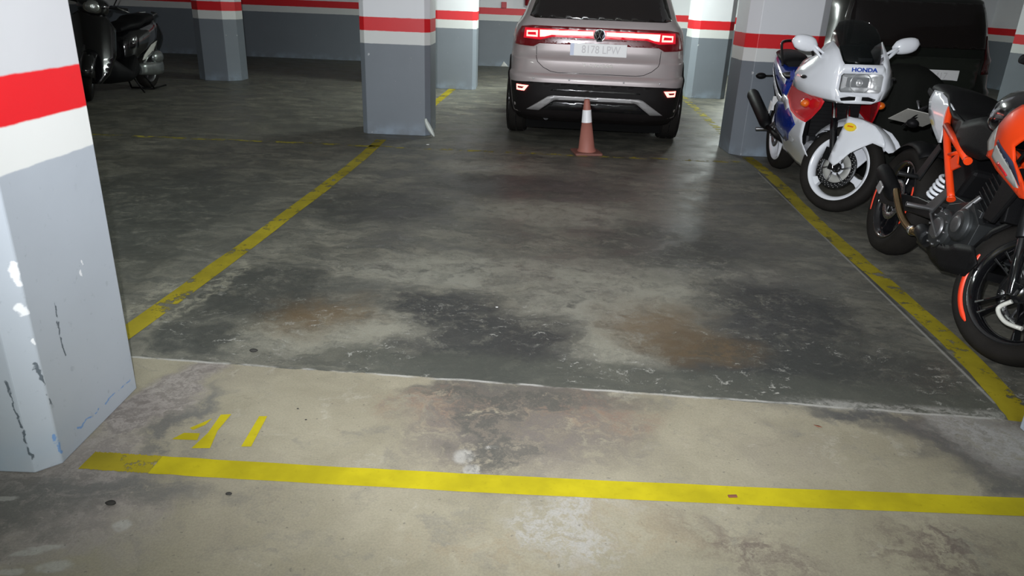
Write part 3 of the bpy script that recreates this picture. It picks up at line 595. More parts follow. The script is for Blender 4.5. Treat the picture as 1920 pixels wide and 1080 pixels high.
    for s in (-1, 1):
        b = MB(); f0 = lambda u, v, o: (u, s * (ty(u) + .004 - o), v)
        b.sheet([(.40, .575), (.40, .625), (.22, .655), (.0, .735), (-.2, .82), (-.34, .88), (-.35, .865), (-.2, .79), (-.02, .70), (.2, .61)], f0, .05, .004)
        b.sheet([(.10, .83), (.36, .78), (.34, .74), (.16, .79)], f0, .05, .004); b.build('tail_panel', 'white_gloss', tl)
    b = MB(); b.box((-.375, 0, .90), (.02, .12, .045)).build('tail_lamp', 'red_lens', t, bevel=.008)
    # grab rail
    b = MB(); b.tube(smooth_path([(.10, -.125, .865), (.02, -.125, .955), (-.06, -.115, 1.025), (-.10, -.08, 1.045), (-.11, 0, 1.05), (-.10, .08, 1.045), (-.06, .115, 1.025), (.02, .125, .955), (.10, .125, .865)]), .0105, 10); b.build('grab_rail', 'gloss_black', t)
    # rear hugger, plate, signals, silencer, peg brackets
    b = MB(); b.prism([(-.38, .86), (-.30, .84), (-.12, .60), (-.20, .58), (-.30, .66)], -.07, .07); b.build('rear_fender', 'black_plastic', t, bevel=.01)
    b = MB(); b.box((-.16, 0, .53), (.006, .19, .13), M=T_((-.16, 0, .53)) @ Ry(R_(18)) @ T_((.16, 0, -.53))); b.build('rear_plate', 'plate_white', t)
    for s in (-1, 1):
        b = MB(); b.tube([(-.22, s * .07, .755), (-.22, s * .17, .75)], .008, 8); st = b.build('signal_stalk', 'black_plastic', t); MB().ell((-.22, s * .205, .75), (.03, .045, .026)).build('turn_signal', 'black_plastic', st)
        b = MB(); b.tube(smooth_path([(.42, s * .14, .55), (.28, s * .18, .42), (.16, s * .21, .36)]), .012, 8).tube([(.16, s * .18, .36), (.15, s * .28, .355)], .014, 10).prism([(.30, .36), (.46, .36), (.42, .56), (.36, .58)], s * .15, s * .165)
        b.build('footpeg', 'alloy', t, bevel=.002)
    b = MB(); p0, p1 = Vector((.24, -.205, .385)), Vector((-.30, -.235, .59)); b.tube([p0, p0.lerp(p1, .08), p0.lerp(p1, .15), p0.lerp(p1, .95), p1], [.025, .042, .052, .052, .044], 24)
    b.tube([p0, (.4, -.17, .34), (.6, -.1, .30)], .02, 12).tube([p1, p1 + (p1 - p0).normalized() * .02], .022, 14); b.build('silencer', 'black_plastic', t, label='black exhaust silencer')
    b = MB(); b.box((.10, -.175, .53), (.05, .006, .10), M=T_((.10, -.175, .53)) @ Ry(R_(25)) @ T_((-.10, .175, -.53))); b.build('heel_guard', 'plate_white', t, bevel=.004)
    b = MB(); b.prism([(-.03, .27), (.42, .33), (.46, .40), (-.02, .33)], -.105, -.075).prism([(-.03, .27), (.42, .33), (.46, .40), (-.02, .33)], .075, .105).build('swingarm', 'alloy', t, bevel=.008)
    disc(rw, (0, 0, .30), .11, .07, -.07, None, 18)
    b = MB(); b.tube([(.52, .12, .30), (.46, .26, .012)], .011, 8).box((.46, .265, .008), (.06, .03, .012)); b.build('kickstand', 'gloss_black', t)
    # handlebar grips behind the screen
    for s in (-1, 1): MB().tube([(1.10, s * .12, .97), (1.06, s * .31, .955)], .016, 12).xf(S).build('handlebar_grip', 'black_plastic', t)
    return t
sport_bike()

# ================= orange and black naked motorcycle
def naked_bike():
    t = empty('naked_motorcycle', (2.15, 4.06, 0), 0); t.rotation_euler = (R_(-10.2), 0, R_(-97))
    tag(t, 'black motorcycle with orange frame tubes, orange tank shroud and orange rim stripes', 'motorcycle')
    wb = 1.357; S, ax = steer(wb, .295, 25, .03, 26); fc = (wb, 0, .295)
    fw = tyre(t, 'front_wheel', fc, .297, .112, .218, S)
    rim(fw, fc, .224, .108, 'gloss_black', 5, .017, S, .05, pair=True, a0=12, ring=.022)
    disc(fw, fc, .150, .112, .045, S, 24); 
    b = MB(); b.ell((fc[0] - .10, .05, fc[2] + .05), (.05, .03, .035)).xf(S).build('brake_caliper', 'steel', fw)
    b = MB(); pass
    for a0_, a1_ in ((168, 243), (348, 423)):
        b = MB(); arc_strip(b, fc, .226, .246, -.0585, a0_, a1_); b.xf(S).build('rim_stripe', 'orange_stripe', fw, label='orange rim stripe')
    b = MB(); b.lathe([(0, -.07), (.018, -.07), (.026, -.06), (.03, -.035), (0, -.035)], fc, 20).xf(S).build('axle_nut', 'steel', fw)
    b = MB(); b.tube(smooth_path([(fc[0] - .0, -.05, fc[2] - .05), (fc[0] - .025, -.055, fc[2] - .10), (fc[0] + .03, -.055, fc[2] - .13), (fc[0] + .10, -.05, fc[2] - .12)]), .009, 10).xf(S).build('sensor_bracket', 'cream', fw)
    rc = (0, 0, .31); rw = tyre(t, 'rear_wheel', rc, .31, .15, .225); rim(rw, rc, .226, .15, 'gloss_black', 5, .02, None, .055, pair=True, a0=30)
    for a0_, a1_ in ((145, 210), (-20, 30)):
        b = MB(); arc_strip(b, rc, .232, .250, -.077, a0_, a1_); b.build('rim_stripe', 'orange_stripe', rw, label='orange rim stripe')
    disc(rw, rc, .115, .075, -.06, None, 18)
    for s in (-1, 1):
        y = .095 * s; p0 = Vector((wb - .005, y, .295)); b = MB(); b.tube([p0 - ax * .03, p0 + ax * .12, p0 + ax * .20], [.021, .021, .019], 14).tube([p0 + ax * .20, p0 + ax * .40, p0 + ax * .74], [.027, .029, .029], 14, m=1).box(p0, (.06, .03, .05)); b.xf(S).build('fork_leg', ['gloss_black', 'dark_metal'], t, bevel=.003)
    b = MB()
    for z_, r_ in ((.50, .03), (.70, .03)): p = Vector((wb, 0, .295)) + ax * z_; b.box(p, (.06, .25, .03))
    b.xf(S).build('triple_clamp', 'dark_metal', t, bevel=.01)
    # front fender
    b = MB(); rings = []
    for a, R, hw in ((20, .33, .035), (30, .345, .06), (50, .342, .068), (75, .338, .07), (100, .334, .07), (125, .33, .066), (150, .325, .055), (168, .32, .04)):
        rings.append([(fc[0] + (R - .045 * abs(2 * k / 8 - 1) ** 3) * math.cos(R_(a)), hw * (2 * k / 8 - 1), fc[2] + (R - .045 * abs(2 * k / 8 - 1) ** 3) * math.sin(R_(a))) for k in range(9)])
    b.loft(rings, False, False)
    for s in (-1, 1): b.prism([(fc[0] - .10, fc[2] + .30), (fc[0] + .05, fc[2] + .30), (fc[0] - .03, fc[2] + .16), (fc[0] - .07, fc[2] + .16)], s * .072, s * .08)
    o = b.xf(S).build('front_fender', 'black_plastic', t); o.modifiers.new('thick', 'SOLIDIFY').thickness = .004
    # orange trellis rear tubes and white subframe cover
    for s in (-1, 1):
        b = MB(); b.tube(smooth_path([(.345, s * .125, .865), (.375, s * .135, .835), (.44, s * .145, .775), (.62, s * .15, .635), (.79, s * .15, .505)]), .0165, 12)
        b.tube([(.43, s * .147, .785), (.60, s * .15, .735), (.775, s * .15, .682)], .0165, 12).tube([(.585, s * .15, .665), (.69, s * .15, .704)], .010, 10).tube([(.775, s * .15, .682), (.79, s * .15, .678)], .0185, 12)
        b.prism([(.62, .64), (.66, .60), (.745, .645), (.71, .65), (.68, .69), (.66, .68)], s * .146, s * .154).tube([(.79, s * .15, .505), (.798, s * .15, .498)], .019, 12)
        b.build('frame_tube', 'orange_gloss', t)
        b = MB(); f0 = lambda u, v, o: (u, s * (.128 + .012 * math.sin(min(1, max(0, (v - .68) * 4)) * 3.1) - o), v)
        b.sheet([(.09, .925), (.20, .925), (.285, .905), (.42, .862), (.36, .840), (.385, .80), (.41, .70), (.385, .695), (.27, .75), (.16, .81), (.09, .875)], f0, .05, .005, 0); b.build('subframe_cover', 'white_gloss', t, label='white subframe cover')
    # seat: rider hollow and raised pillion
    b = MB(); rings = []
    for x, hw, z0, z1 in ((-.10, .06, .915, .945), (-.02, .10, .90, .965), (.12, .125, .89, .965), (.28, .135, .87, .955), (.36, .14, .83, .90), (.46, .15, .80, .865), (.60, .14, .79, .86), (.72, .12, .80, .89), (.78, .10, .82, .92)):
        rings.append([(x, hw * math.copysign(abs(math.cos(a)) ** .7, math.cos(a)), (z0 + z1) / 2 + (z1 - z0) / 2 * math.sin(a)) for a in [2 * math.pi * k / 22 for k in range(22)]])
    b.loft(rings).build('seat', 'seat_vinyl', t)
    # side body panel, tank
    for s in (-1, 1):
        b = MB(); f0 = lambda u, v, o: (u, s * (.13 + .03 * math.exp(-((u - .7) / .2) ** 2) - o), v)
        b.sheet([(.40, .86), (.60, .83), (.78, .88), (.95, .83), (1.0, .75), (.86, .70), (.70, .70), (.55, .75), (.43, .81)], f0, .05, .01); b.build('side_panel', 'black_plastic', t)
    b = MB(); rings = []
    for x, hw, z0, z1 in ((.68, .09, .82, .92), (.74, .14, .79, .98), (.84, .17, .78, 1.03), (.98, .18, .79, 1.045), (1.08, .15, .82, 1.03), (1.15, .10, .86, .99)):
        rings.append([(x, hw * math.copysign(abs(math.cos(a)) ** .8, math.cos(a)), (z0 + z1) / 2 + (z1 - z0) / 2 * math.copysign(abs(math.sin(a)) ** .8, math.sin(a))) for a in [2 * math.pi * k / 26 for k in range(26)]])
    b.loft(rings).build('fuel_tank', 'gloss_black', t)
    for s in (-1, 1):
        sh = lambda u, v: .185 + .045 * math.exp(-((u - 1.12) / .12) ** 2) * math.exp(-((v - .88) / .12) ** 2) - max(0, .74 - v) * .15
        f0 = lambda u, v, o: (u, s * (sh(u, v) - o), v); f1 = lambda u, v, o: (u, s * (sh(u, v) + .0025 - o), v); f2 = lambda u, v, o: (u, s * (sh(u, v) + .005 - o), v)
        b = MB(); b.sheet([(.995, .868), (1.05, .91), (1.12, .965), (1.20, .975), (1.27, .93), (1.24, .86), (1.19, .81), (1.215, .76), (1.365, .66), (1.36, .645), (1.32, .64), (1.10, .70), (1.03, .73), (.985, .735), (.985, .755), (1.04, .775), (1.03, .80)], f0, .03, .006, 0)
        b.sheet([(.955, .83), (.995, .865), (1.03, .80), (1.04, .775), (.985, .755), (.945, .79)], f0, .03, .005, 1)
        sf = b.build('tank_shroud', ['orange_gloss', 'grey_decal'], t, label='orange tank shroud with white and grey graphics')
        b = MB(); b.sheet([(1.045, .782), (1.075, .795), (1.18, .745), (1.295, .672), (1.265, .668), (1.20, .685), (1.12, .712), (1.045, .742)], f1, .03, .002, 0).sheet([(1.06, .80), (1.075, .815), (1.21, .755), (1.30, .68), (1.285, .685), (1.19, .735)], f1, .03, .002, 1).sheet([(1.115, .735), (1.20, .700), (1.19, .692), (1.10, .725)], f2, .03, .002, 2)
        b.build('graphics', ['grey_decal', mat('navy_decal', (.03, .035, .07), .35), 'red_gloss'], sf)
    # headlamp mask, clocks, bars, levers, mirrors, front signals
    b = MB(); rings = []
    for x, hw, z0, z1 in ((1.18, .08, .88, 1.02), (1.26, .115, .84, 1.05), (1.34, .12, .80, 1.03), (1.41, .10, .80, .98), (1.44, .05, .84, .93)):
        rings.append([(x, hw * math.copysign(abs(math.cos(a)) ** .6, math.cos(a)), (z0 + z1) / 2 + (z1 - z0) / 2 * math.copysign(abs(math.sin(a)) ** .7, math.sin(a))) for a in [2 * math.pi * k / 24 for k in range(24)]])
    hd = b.loft(rings).xf(S).build('headlamp_mask', 'gloss_black', t); MB().ell((1.435, 0, .885), (.012, .07, .04)).xf(S).build('lens', 'headlamp', hd)
    b = MB(); b.box((1.20, 0, 1.075), (.03, .16, .09), M=T_((1.20, 0, 1.075)) @ Ry(R_(-30)) @ T_((-1.20, 0, -1.075))); b.xf(S).build('instrument_panel', 'gloss_black', t, bevel=.012)
    b = MB(); b.tube(smooth_path([(1.02, -.37, 1.055), (1.05, -.20, 1.075), (1.10, -.10, 1.04), (1.10, .10, 1.04), (1.05, .20, 1.075), (1.02, .37, 1.055)]), .011, 12, m=1)
    for s in (-1, 1): b.tube([(1.045, s * .24, 1.07), (1.02, s * .37, 1.055)], .0175, 14).box((1.06, s * .21, 1.08), (.05, .05, .045)).tube([(1.08, s * .21, 1.07), (1.12, s * .24, 1.05), (1.08, s * .37, 1.03)], .0055, 8, m=1)
    hb = b.xf(S).build('handlebar', ['black_plastic', 'dark_metal'], t, bevel=.003)
    for s in (-1, 1):
        b = MB(); b.tube([(1.06, s * .21, 1.09), (1.05, s * .27, 1.20), (1.04, s * .30, 1.27)], .006, 8); mr = b.xf(S).build('mirror', 'gloss_black', t); MB().ell((1.03, s * .325, 1.29), (.018, .07, .045)).xf(S).build('mirror_head', 'gloss_black', mr)
        b = MB(); b.tube([(1.22, s * .09, .86), (1.20, s * .17, .855)], .007, 8); q = b.xf(S).build('signal_stalk', 'black_plastic', t); MB().ell((1.20, s * .195, .855), (.022, .032, .016)).xf(S).build('turn_signal', 'amber', q)
    b = MB(); b.tube(smooth_path([(1.10, -.05, 1.02), (1.22, -.12, .95), (1.20, -.16, .80), (1.12, -.14, .70)]), .007, 8).tube(smooth_path([(1.06, -.2, 1.06), (1.2, -.14, 1.0), (1.26, -.06, .92), (1.25, -.1, .6)]), .005, 8); b.build('cables', 'black_plastic', t)
    # engine
    b = MB(); b.lathe([(0, -.155), (.075, -.155), (.092, -.14), (.092, .14), (.075, .155), (0, .155)], (.80, 0, .36), 32).lathe([(0, -.15), (.06, -.15), (.075, -.135), (.075, .13), (0, .13)], (.93, 0, .42), 32)
    b.box((.86, 0, .41), (.30, .22, .20)).prism([(.66, .34), (.74, .47), (.92, .53), (1.05, .46), (1.04, .34), (.90, .25), (.72, .25)], -.12, .12).lathe([(0, -.165), (.045, -.165), (.055, -.15), (0, -.15)], (.80, 0, .36), 28, m=1).lathe([(0, -.158), (.03, -.158), (.04, -.15), (0, -.15)], (.93, 0, .42), 24, m=1)
    for k in range(10): a = 2 * math.pi * k / 10; b.lathe([(0, -.162), (.006, -.162), (.006, -.145), (0, -.145)], (.80 + .078 * math.cos(a), 0, .36 + .078 * math.sin(a)), 8, m=1)
    b.build('engine_case', [mat('engine_grey', (.062, .066, .068), .42, .7, var=.4, vscale=16), 'alloy'], t, bevel=.008)
    b = MB(); b.box((.985, 0, .57), (.15, .17, .20), M=T_((.985, 0, .57)) @ Ry(R_(20)) @ T_((-.985, 0, -.57)))
    for k in range(7): b.box((.985, 0, .495 + .024 * k), (.18, .20, .006), M=T_((.985, 0, .57)) @ Ry(R_(20)) @ T_((-.985, 0, -.57)))
    b.tube([(.93, -.10, .56), (.90, -.13, .48), (.94, -.14, .42)], .012, 8, m=1); b.build('cylinder', ['dark_metal', 'alloy'], t, bevel=.004)
    b = MB(); b.box((1.17, 0, .62), (.035, .26, .22), M=T_((1.17, 0, .62)) @ Ry(R_(-22)) @ T_((-1.17, 0, -.62)))
    for s in (-1, 1): b.prism([(1.10, .50), (1.18, .50), (1.27, .70), (1.20, .74), (1.12, .70)], s * .13, s * .15)
    b.build('radiator', 'black_plastic', t, bevel=.006)
    b = MB()
    for s in (-1, 1): b.sheet([(.73, .245), (.80, .225), (1.0, .215), (1.17, .255), (1.21, .33), (1.14, .385), (1.04, .36), (.94, .32), (.84, .30)], lambda u, v, o: (u, s * (.125 + .03 * math.sin((u - .7) * 5) - o), v), .05, .006)
    b.prism([(.78, .235), (1.0, .222), (1.17, .262), (1.18, .30), (.8, .28)], -.12, .12); b.build('belly_pan', 'black_plastic', t)
    b = MB(); b.tube(smooth_path([(1.08, -.03, .52), (1.16, -.05, .42), (1.12, -.07, .30), (.95, -.10, .25), (.72, -.11, .26)]), .019, 14); b.build('exhaust_header', mat('heat_brown', (.16, .075, .04), .4, .9, var=.5, vscale=12), t)
    b = MB(); b.tube(smooth_path([(.62, -.13, .275), (.52, -.145, .275), (.42, -.155, .30), (.33, -.165, .35), (.25, -.17, .40)]), .0185, 16); b.lathe([(.018, -.012), (.026, -.012), (.026, .012), (.018, .012)], (0, 0, 0), 18, closed_prof=True, m=1, M=T_((.55, -.14, .273)) @ Matrix.Rotation(R_(90), 4, 'Z')); b.build('exhaust_pipe', ['bronze', 'chrome'], t, label='bronze exhaust pipe')
    # silencer: stubby, angled up
    b = MB(); rings = []; p0, p1 = Vector((.27, -.165, .365)), Vector((.0, -.185, .455))
    for k, r_ in ((0, .026), (.10, .044), (.25, .052), (.75, .056), (.93, .050), (1, .038)):
        p = p0.lerp(p1, k); rings.append([p + Vector((math.sin(.36) * math.cos(a) * r_, math.sin(a) * r_ * .72, math.cos(.36) * math.cos(a) * r_)) for a in [2 * math.pi * j / 20 for j in range(20)]])
    sl = b.loft(rings).build('silencer', 'black_plastic', t); MB().box((.18, -.228, .385), (.07, .012, .05), M=T_((.18, -.228, .385)) @ Ry(R_(16)) @ T_((-.18, .228, -.385))).build('heat_shield', 'silver_trim', sl, bevel=.006)
    b = MB(); b.tube([(.60, -.13, .30), (.70, -.12, .28)], [.035, .045], 16).box((.68, -.06, .27), (.16, .14, .09)); b.build('exhaust_collector', 'dark_metal', t, bevel=.015)
    # swingarm, shock with white coils, chain side, pegs
    b = MB()
    for s in (-1, 1): b.prism([(-.05, .29), (.0, .275), (.40, .33), (.70, .37), (.70, .44), (.42, .42), (.0, .345), (-.05, .33)], s * .10, s * .125)
    b.box((.55, 0, .40), (.12, .22, .06)); b.build('swingarm', 'dark_metal', t, bevel=.006)
    A, B_ = Vector((.46, -.075, .42)), Vector((.575, -.075, .635)); d = (B_ - A).normalized(); n1 = Vector((0, 1, 0)); n2 = d.cross(n1)
    b = MB(); b.tube([A, B_], .017, 14, m=1); sh_ = b.build('shock', ['dark_metal', 'dark_metal'], t)
    b = MB(); b.tube([A.lerp(B_, .10 + .55 * k / 120) + (n1 * math.cos(k / 120 * 5 * 2 * math.pi) + n2 * math.sin(k / 120 * 5 * 2 * math.pi)) * .036 for k in range(121)], .0085, 8); b.build('coil_spring', 'white_gloss', sh_, label='white coil spring')
    b = MB(); b.tube([A.lerp(B_, .68), A.lerp(B_, .80)], .030, 18, m=0).tube([A.lerp(B_, .80), A.lerp(B_, .95)], [.034, .030], 18, m=1); b.build('reservoir', ['grey_plastic', 'amber'], sh_)
    for s in (-1, 1):
        b = MB(); b.prism([(.62, .42), (.70, .40), (.78, .52), (.74, .54)], s * .155, s * .165).tube([(.66, s * .15, .415), (.66, s * .27, .41)], .012, 10).tube([(.70, s * .165, .40), (.86, s * .17, .33)], .006, 8); b.build('footpeg', 'alloy', t, bevel=.002)
        MB().prism([(.36, .52), (.42, .50), (.50, .68), (.46, .70)], s * .15, s * .158).tube([(.38, s * .15, .51), (.38, s * .25, .505)], .012, 10).build('passenger_footpeg', 'dark_metal', t, bevel=.002)
    b = MB(); b.tube([(.62, .14, .30), (.56, .27, .075)], .012, 10); b.build('kickstand', 'dark_metal', t)
    # tail, hugger and the plate hung behind the rear wheel, seen from its front side
    b = MB(); b.prism([(-.12, .93), (.14, .90), (.18, .83), (.0, .86), (-.12, .90)], -.08, .08).tube([(-.06, 0, .87), (-.20, 0, .82), (-.30, 0, .79)], .016, 10).build('tail', 'black_plastic', t, bevel=.01)
    b = MB(); b.box((0, 0, 0), (.24, .21, .004)); pl = b.build('rear_plate', mat('plate_back', (.50, .49, .45), .5, var=.15, vscale=30), t, loc=(-.32, 0, .745), rot=(0, R_(-22), 0), bevel=.003, label='back of the rear plate, pale grey')
    b = MB(); b.tube([(-.22, -.04, .80), (-.26, -.05, .84), (-.31, -.02, .835)], .006, 8, m=1).tube([(-.19, 0, .83), (-.42, 0, .68)], .008, 8).tube([(-.17, -.02, .83), (-.40, -.02, .68)], .005, 8).ell((-.20, -.05, .72), (.03, .035, .025)).ell((-.20, .09, .72), (.03, .035, .025)); b.build('plate_bracket', ['black_plastic', 'alloy'], t)
    b = MB(); rings = []
    for a in range(60, 150, 10): rings.append([(rc[0] + (.345 - .04 * abs(2 * k / 8 - 1) ** 3) * math.cos(R_(a)), .085 * (2 * k / 8 - 1), rc[2] + (.345 - .04 * abs(2 * k / 8 - 1) ** 3) * math.sin(R_(a))) for k in range(9)])
    b.loft(rings, False, False).build('rear_hugger', 'black_plastic', t).modifiers.new('thick', 'SOLIDIFY').thickness = .004
    b = MB(); b.prism([(.0, .30), (.04, .36), (.66, .46), (.72, .42), (.70, .35), (.60, .34)], .125, .14); b.build('chain_guard', 'black_plastic', t, bevel=.004)
    b = MB(); b.prism([(.46, .60), (.60, .48), (.72, .50), (.78, .64), (.62, .74), (.50, .72)], -.10, .10); b.build('air_box', 'black_plastic', t, bevel=.02)
    return t
naked_bike()

# ================= dark scooter behind the near pillar
def scooter():
    t = empty('scooter', (-4.9, 9.85, 0), 0); t.rotation_euler = (0, 0, R_(-91)); tag(t, 'black scooter with silver trim partly hidden behind the near left pillar', 'scooter')
    gb, bp = 'gloss_black', 'black_plastic'
    S, ax = steer(1.34, .27, 25, .03, 27)
    fc = (1.34, 0, .27); fw = tyre(t, 'front_wheel', fc, .27, .10, .19, S); rim(fw, fc, .19, .10, 'dark_metal', 5, .03, S, .04)
    rc = (0, 0, .25); rw = tyre(t, 'rear_wheel', rc, .25, .12, .17); rim(rw, rc, .17, .12, 'alloy', 5, .03, None, .045)
    def ringset(L, e=.75, n=24): return [[(x, yc + hw * math.copysign(abs(math.cos(a)) ** e, math.cos(a)), (z0 + z1) / 2 + (z1 - z0) / 2 * math.copysign(abs(math.sin(a)) ** e, math.sin(a))) for a in [2 * math.pi * k / n for k in range(n)]] for x, yc, hw, z0, z1 in L]
    b = MB(); rings = []
    for a in range(10, 175, 15): rings.append([(fc[0] + (.31 - .05 * abs(2 * k / 8 - 1) ** 3) * math.cos(R_(a)), .075 * (2 * k / 8 - 1), fc[2] + (.31 - .05 * abs(2 * k / 8 - 1) ** 3) * math.sin(R_(a))) for k in range(9)])
    b.loft(rings, False, False).xf(S).build('front_fender', gb, t).modifiers.new('thick', 'SOLIDIFY').thickness = .005
    for s in (-1, 1): MB().tube([(fc[0], s * .07, fc[2]), (fc[0] - .12, s * .07, .60)], .022, 12).xf(S).build('fork_leg', 'alloy', t)
    # leg shield (front apron)
    b = MB(); b.sheet([(-.14, .20), (-.22, .30), (-.28, .50), (-.28, .78), (-.20, .92), (-.08, .98), (.08, .98), (.20, .92), (.28, .78), (.28, .50), (.22, .30), (.14, .20)], lambda u, v, o: (1.25 - 1.1 * u * u - .25 * (v - .5) + o, u, v), .06, .03); ap = b.build('front_apron', gb, t)
    MB().sheet([(.05, .68), (.19, .80), (.22, .80), (.12, .66)], lambda u, v, o: (1.256 - 1.1 * u * u - .25 * (v - .5) + o + .004, u, v), .04, .005).build('trim', 'cream', ap)
    for s in (-1, 1):
        MB().sheet([(.08, .76), (.22, .83), (.235, .81), (.19, .77), (.10, .72)], lambda u, v, o: (1.262 - 1.1 * u * u - .25 * (v - .5) + o, s * u, v), .04, .004).build('turn_signal', 'cream', t)
    b = MB(); b.loft(ringset([(1.02, 0, .10, .96, 1.08), (1.10, 0, .17, .94, 1.13), (1.20, 0, .16, .94, 1.12), (1.27, 0, .09, .97, 1.08)])).xf(S).build('handlebar_cover', gb, t)
    hl = MB().ell((1.24, .0, 1.035), (.06, .085, .07)).xf(S).build('headlamp', mat('lamp_bowl2', (.55, .58, .55), .25, .9, bump=.8, bscale=60), t)
    b = MB(); b.tube([(1.08, -.34, 1.06), (1.12, -.12, 1.05), (1.12, .12, 1.05), (1.08, .34, 1.06)], .017, 12); b.xf(S).build('handlebar', bp, t)
    for s in (-1, 1):
        b = MB(); b.tube([(1.10, s * .2, 1.08), (1.08, s * .26, 1.25)], .006, 8); m_ = b.xf(S).build('mirror', bp, t); MB().ell((1.07, s * .29, 1.30), (.02, .07, .05)).xf(S).build('mirror_head', bp, m_)
    MB().tube([(1.08, .20, 1.075), (1.15, .27, 1.06), (1.13, .36, 1.04)], .006, 8).xf(S).build('brake_lever', 'chrome', t)
    b = MB(); b.loft(ringset([(1.12, 0, .12, .20, .60), (1.02, 0, .20, .16, .50), (.7, 0, .20, .15, .32), (.52, 0, .19, .17, .50)])).build('floorboard', bp, t)
    b = MB(); b.loft(ringset([(.62, 0, .08, .40, .62), (.50, 0, .17, .36, .76), (.25, 0, .185, .40, .80), (.0, 0, .175, .48, .84), (-.18, 0, .13, .60, .85), (-.27, 0, .07, .70, .84)])).build('rear_body', gb, t)
    b = MB(); b.loft(ringset([(.60, 0, .07, .72, .78), (.50, 0, .14, .74, .84), (.28, 0, .17, .76, .86), (.18, 0, .17, .79, .91), (-.08, 0, .15, .82, .93), (-.2, 0, .09, .84, .91)])).build('seat', 'seat_vinyl', t)
    for s in (-1, 1):
        MB().sheet([(.42, .39), (.36, .45), (.15, .56), (-.02, .60), (.02, .56), (.14, .46), (.28, .40)], lambda u, v, o: (u, s * (.183 + .006 - o - max(0, .2 - u) * .02), v), .05, .006).build('side_trim', 'cream', t)
        MB().tube([(.0, s * .13, .88), (-.22, s * .12, .92), (-.26, s * .04, .93)], .012, 10).build('grab_handle', 'alloy', t)
    b = MB(); b.prism([(-.28, .80), (-.20, .60), (-.14, .50), (-.20, .48), (-.34, .60), (-.36, .66)], -.09, .09); b.build('rear_fender', bp, t, bevel=.01)
    b = MB(); b.loft(ringset([(.46, .13, .05, .22, .34), (.34, .15, .06, .20, .36), (.10, .15, .065, .18, .35), (-.05, .15, .06, .18, .36), (-.12, .15, .03, .24, .34)], .7)).ell((.02, .17, .40), (.14, .06, .085)); b.tube([(.40, .15, .30), (.28, .18, .42), (.14, .18, .47)], .018, 10).build('engine', mat('scooter_engine', (.30, .32, .31), .3, .8, var=.4, vscale=12), t)
    MB().tube([(-.02, .12, .28), (-.06, .13, .58)], .022, 12).build('shock', 'dark_metal', t)
    b = MB(); b.tube([(.30, .12, .20), (.16, .15, .02)], .011, 8).tube([(.30, -.12, .20), (.16, -.15, .02)], .011, 8).tube([(.16, -.15, .015), (.16, .15, .015)], .011, 8).tube([(.16, .15, .02), (-.08, .19, .035)], .010, 8); b.build('centre_stand', bp, t)
    MB().tube([(.62, .13, .22), (.55, .22, .012)], .010, 8).build('side_stand', bp, t)
scooter()
#CARS
# ------------------------------------------------------------------ cars
# car frames: x to the car's right, y towards its front, z up, origin on the floor below the rear bumper
class Body:
    """stack of rounded plan rings: (z, half width, rear y, front y)"""
    def __init__(s, prof, n=7.): s.p = prof; s.n = n
    def at(s, z):
        P = s.p
        if z <= P[0][0]: return P[0][1:]
        for a, b in zip(P, P[1:]):
            if a[0] <= z <= b[0]:
                k = (z - a[0]) / max(1e-6, b[0] - a[0]); return tuple(a[i] + (b[i] - a[i]) * k for i in (1, 2, 3))
        return P[-1][1:]
    def rear(s, x, z, off=0.):
        w, y0, y1 = s.at(z); k = min(.995, abs(x) / w); L = (y1 - y0) / 2; return (x, y0 + L * (1 - (1 - k ** s.n) ** (1 / s.n)) - off, z)
    def side(s, y, z, sg, off=0.):
        w, y0, y1 = s.at(z); k = min(.995, abs((y - (y0 + y1) / 2) / ((y1 - y0) / 2))); return (sg * (w * (1 - k ** s.n) ** (1 / s.n) + off), y, z)
    def front(s, x, z, off=0.):
        w, y0, y1 = s.at(z); k = min(.995, abs(x) / w); L = (y1 - y0) / 2; return (x, y1 - L * (1 - (1 - k ** s.n) ** (1 / s.n)) + off, z)
    def mesh(s, arches, cutr, N=96):
        b = MB(); rings = []
        for z, w, y0, y1 in s.p:
            m = (y0 + y1) / 2; L = (y1 - y0) / 2; r = []
            for k in range(N):
                a = 2 * math.pi * k / N; c_, s_ = math.cos(a), math.sin(a); e = 2 / s.n; r.append((w * math.copysign(abs(c_) ** e, c_), m + L * math.copysign(abs(s_) ** e, s_), z))
            rings.append(r)
        b.loft(rings, True, True)
        return b
    def cut(s, o, arches, r, w):
        """cut wheel arches out of the body mesh"""
        cb = MB()
        for y in arches:
            for sg in (-1, 1): cb.tube([(sg * (w - .26), y, .33), (sg * (w + .2), y, .33)], r, 40)
        c = cb.build('cutter', 'black_plastic'); c.parent = o.parent; md = o.modifiers.new('b', 'BOOLEAN'); md.object = c; md.operation = 'DIFFERENCE'; md.solver = 'EXACT'
        bpy.context.view_layer.update(); dg = bpy.context.evaluated_depsgraph_get(); me = bpy.data.meshes.new_from_object(o.evaluated_get(dg)); o.modifiers.clear(); o.data = me; bpy.data.objects.remove(c)
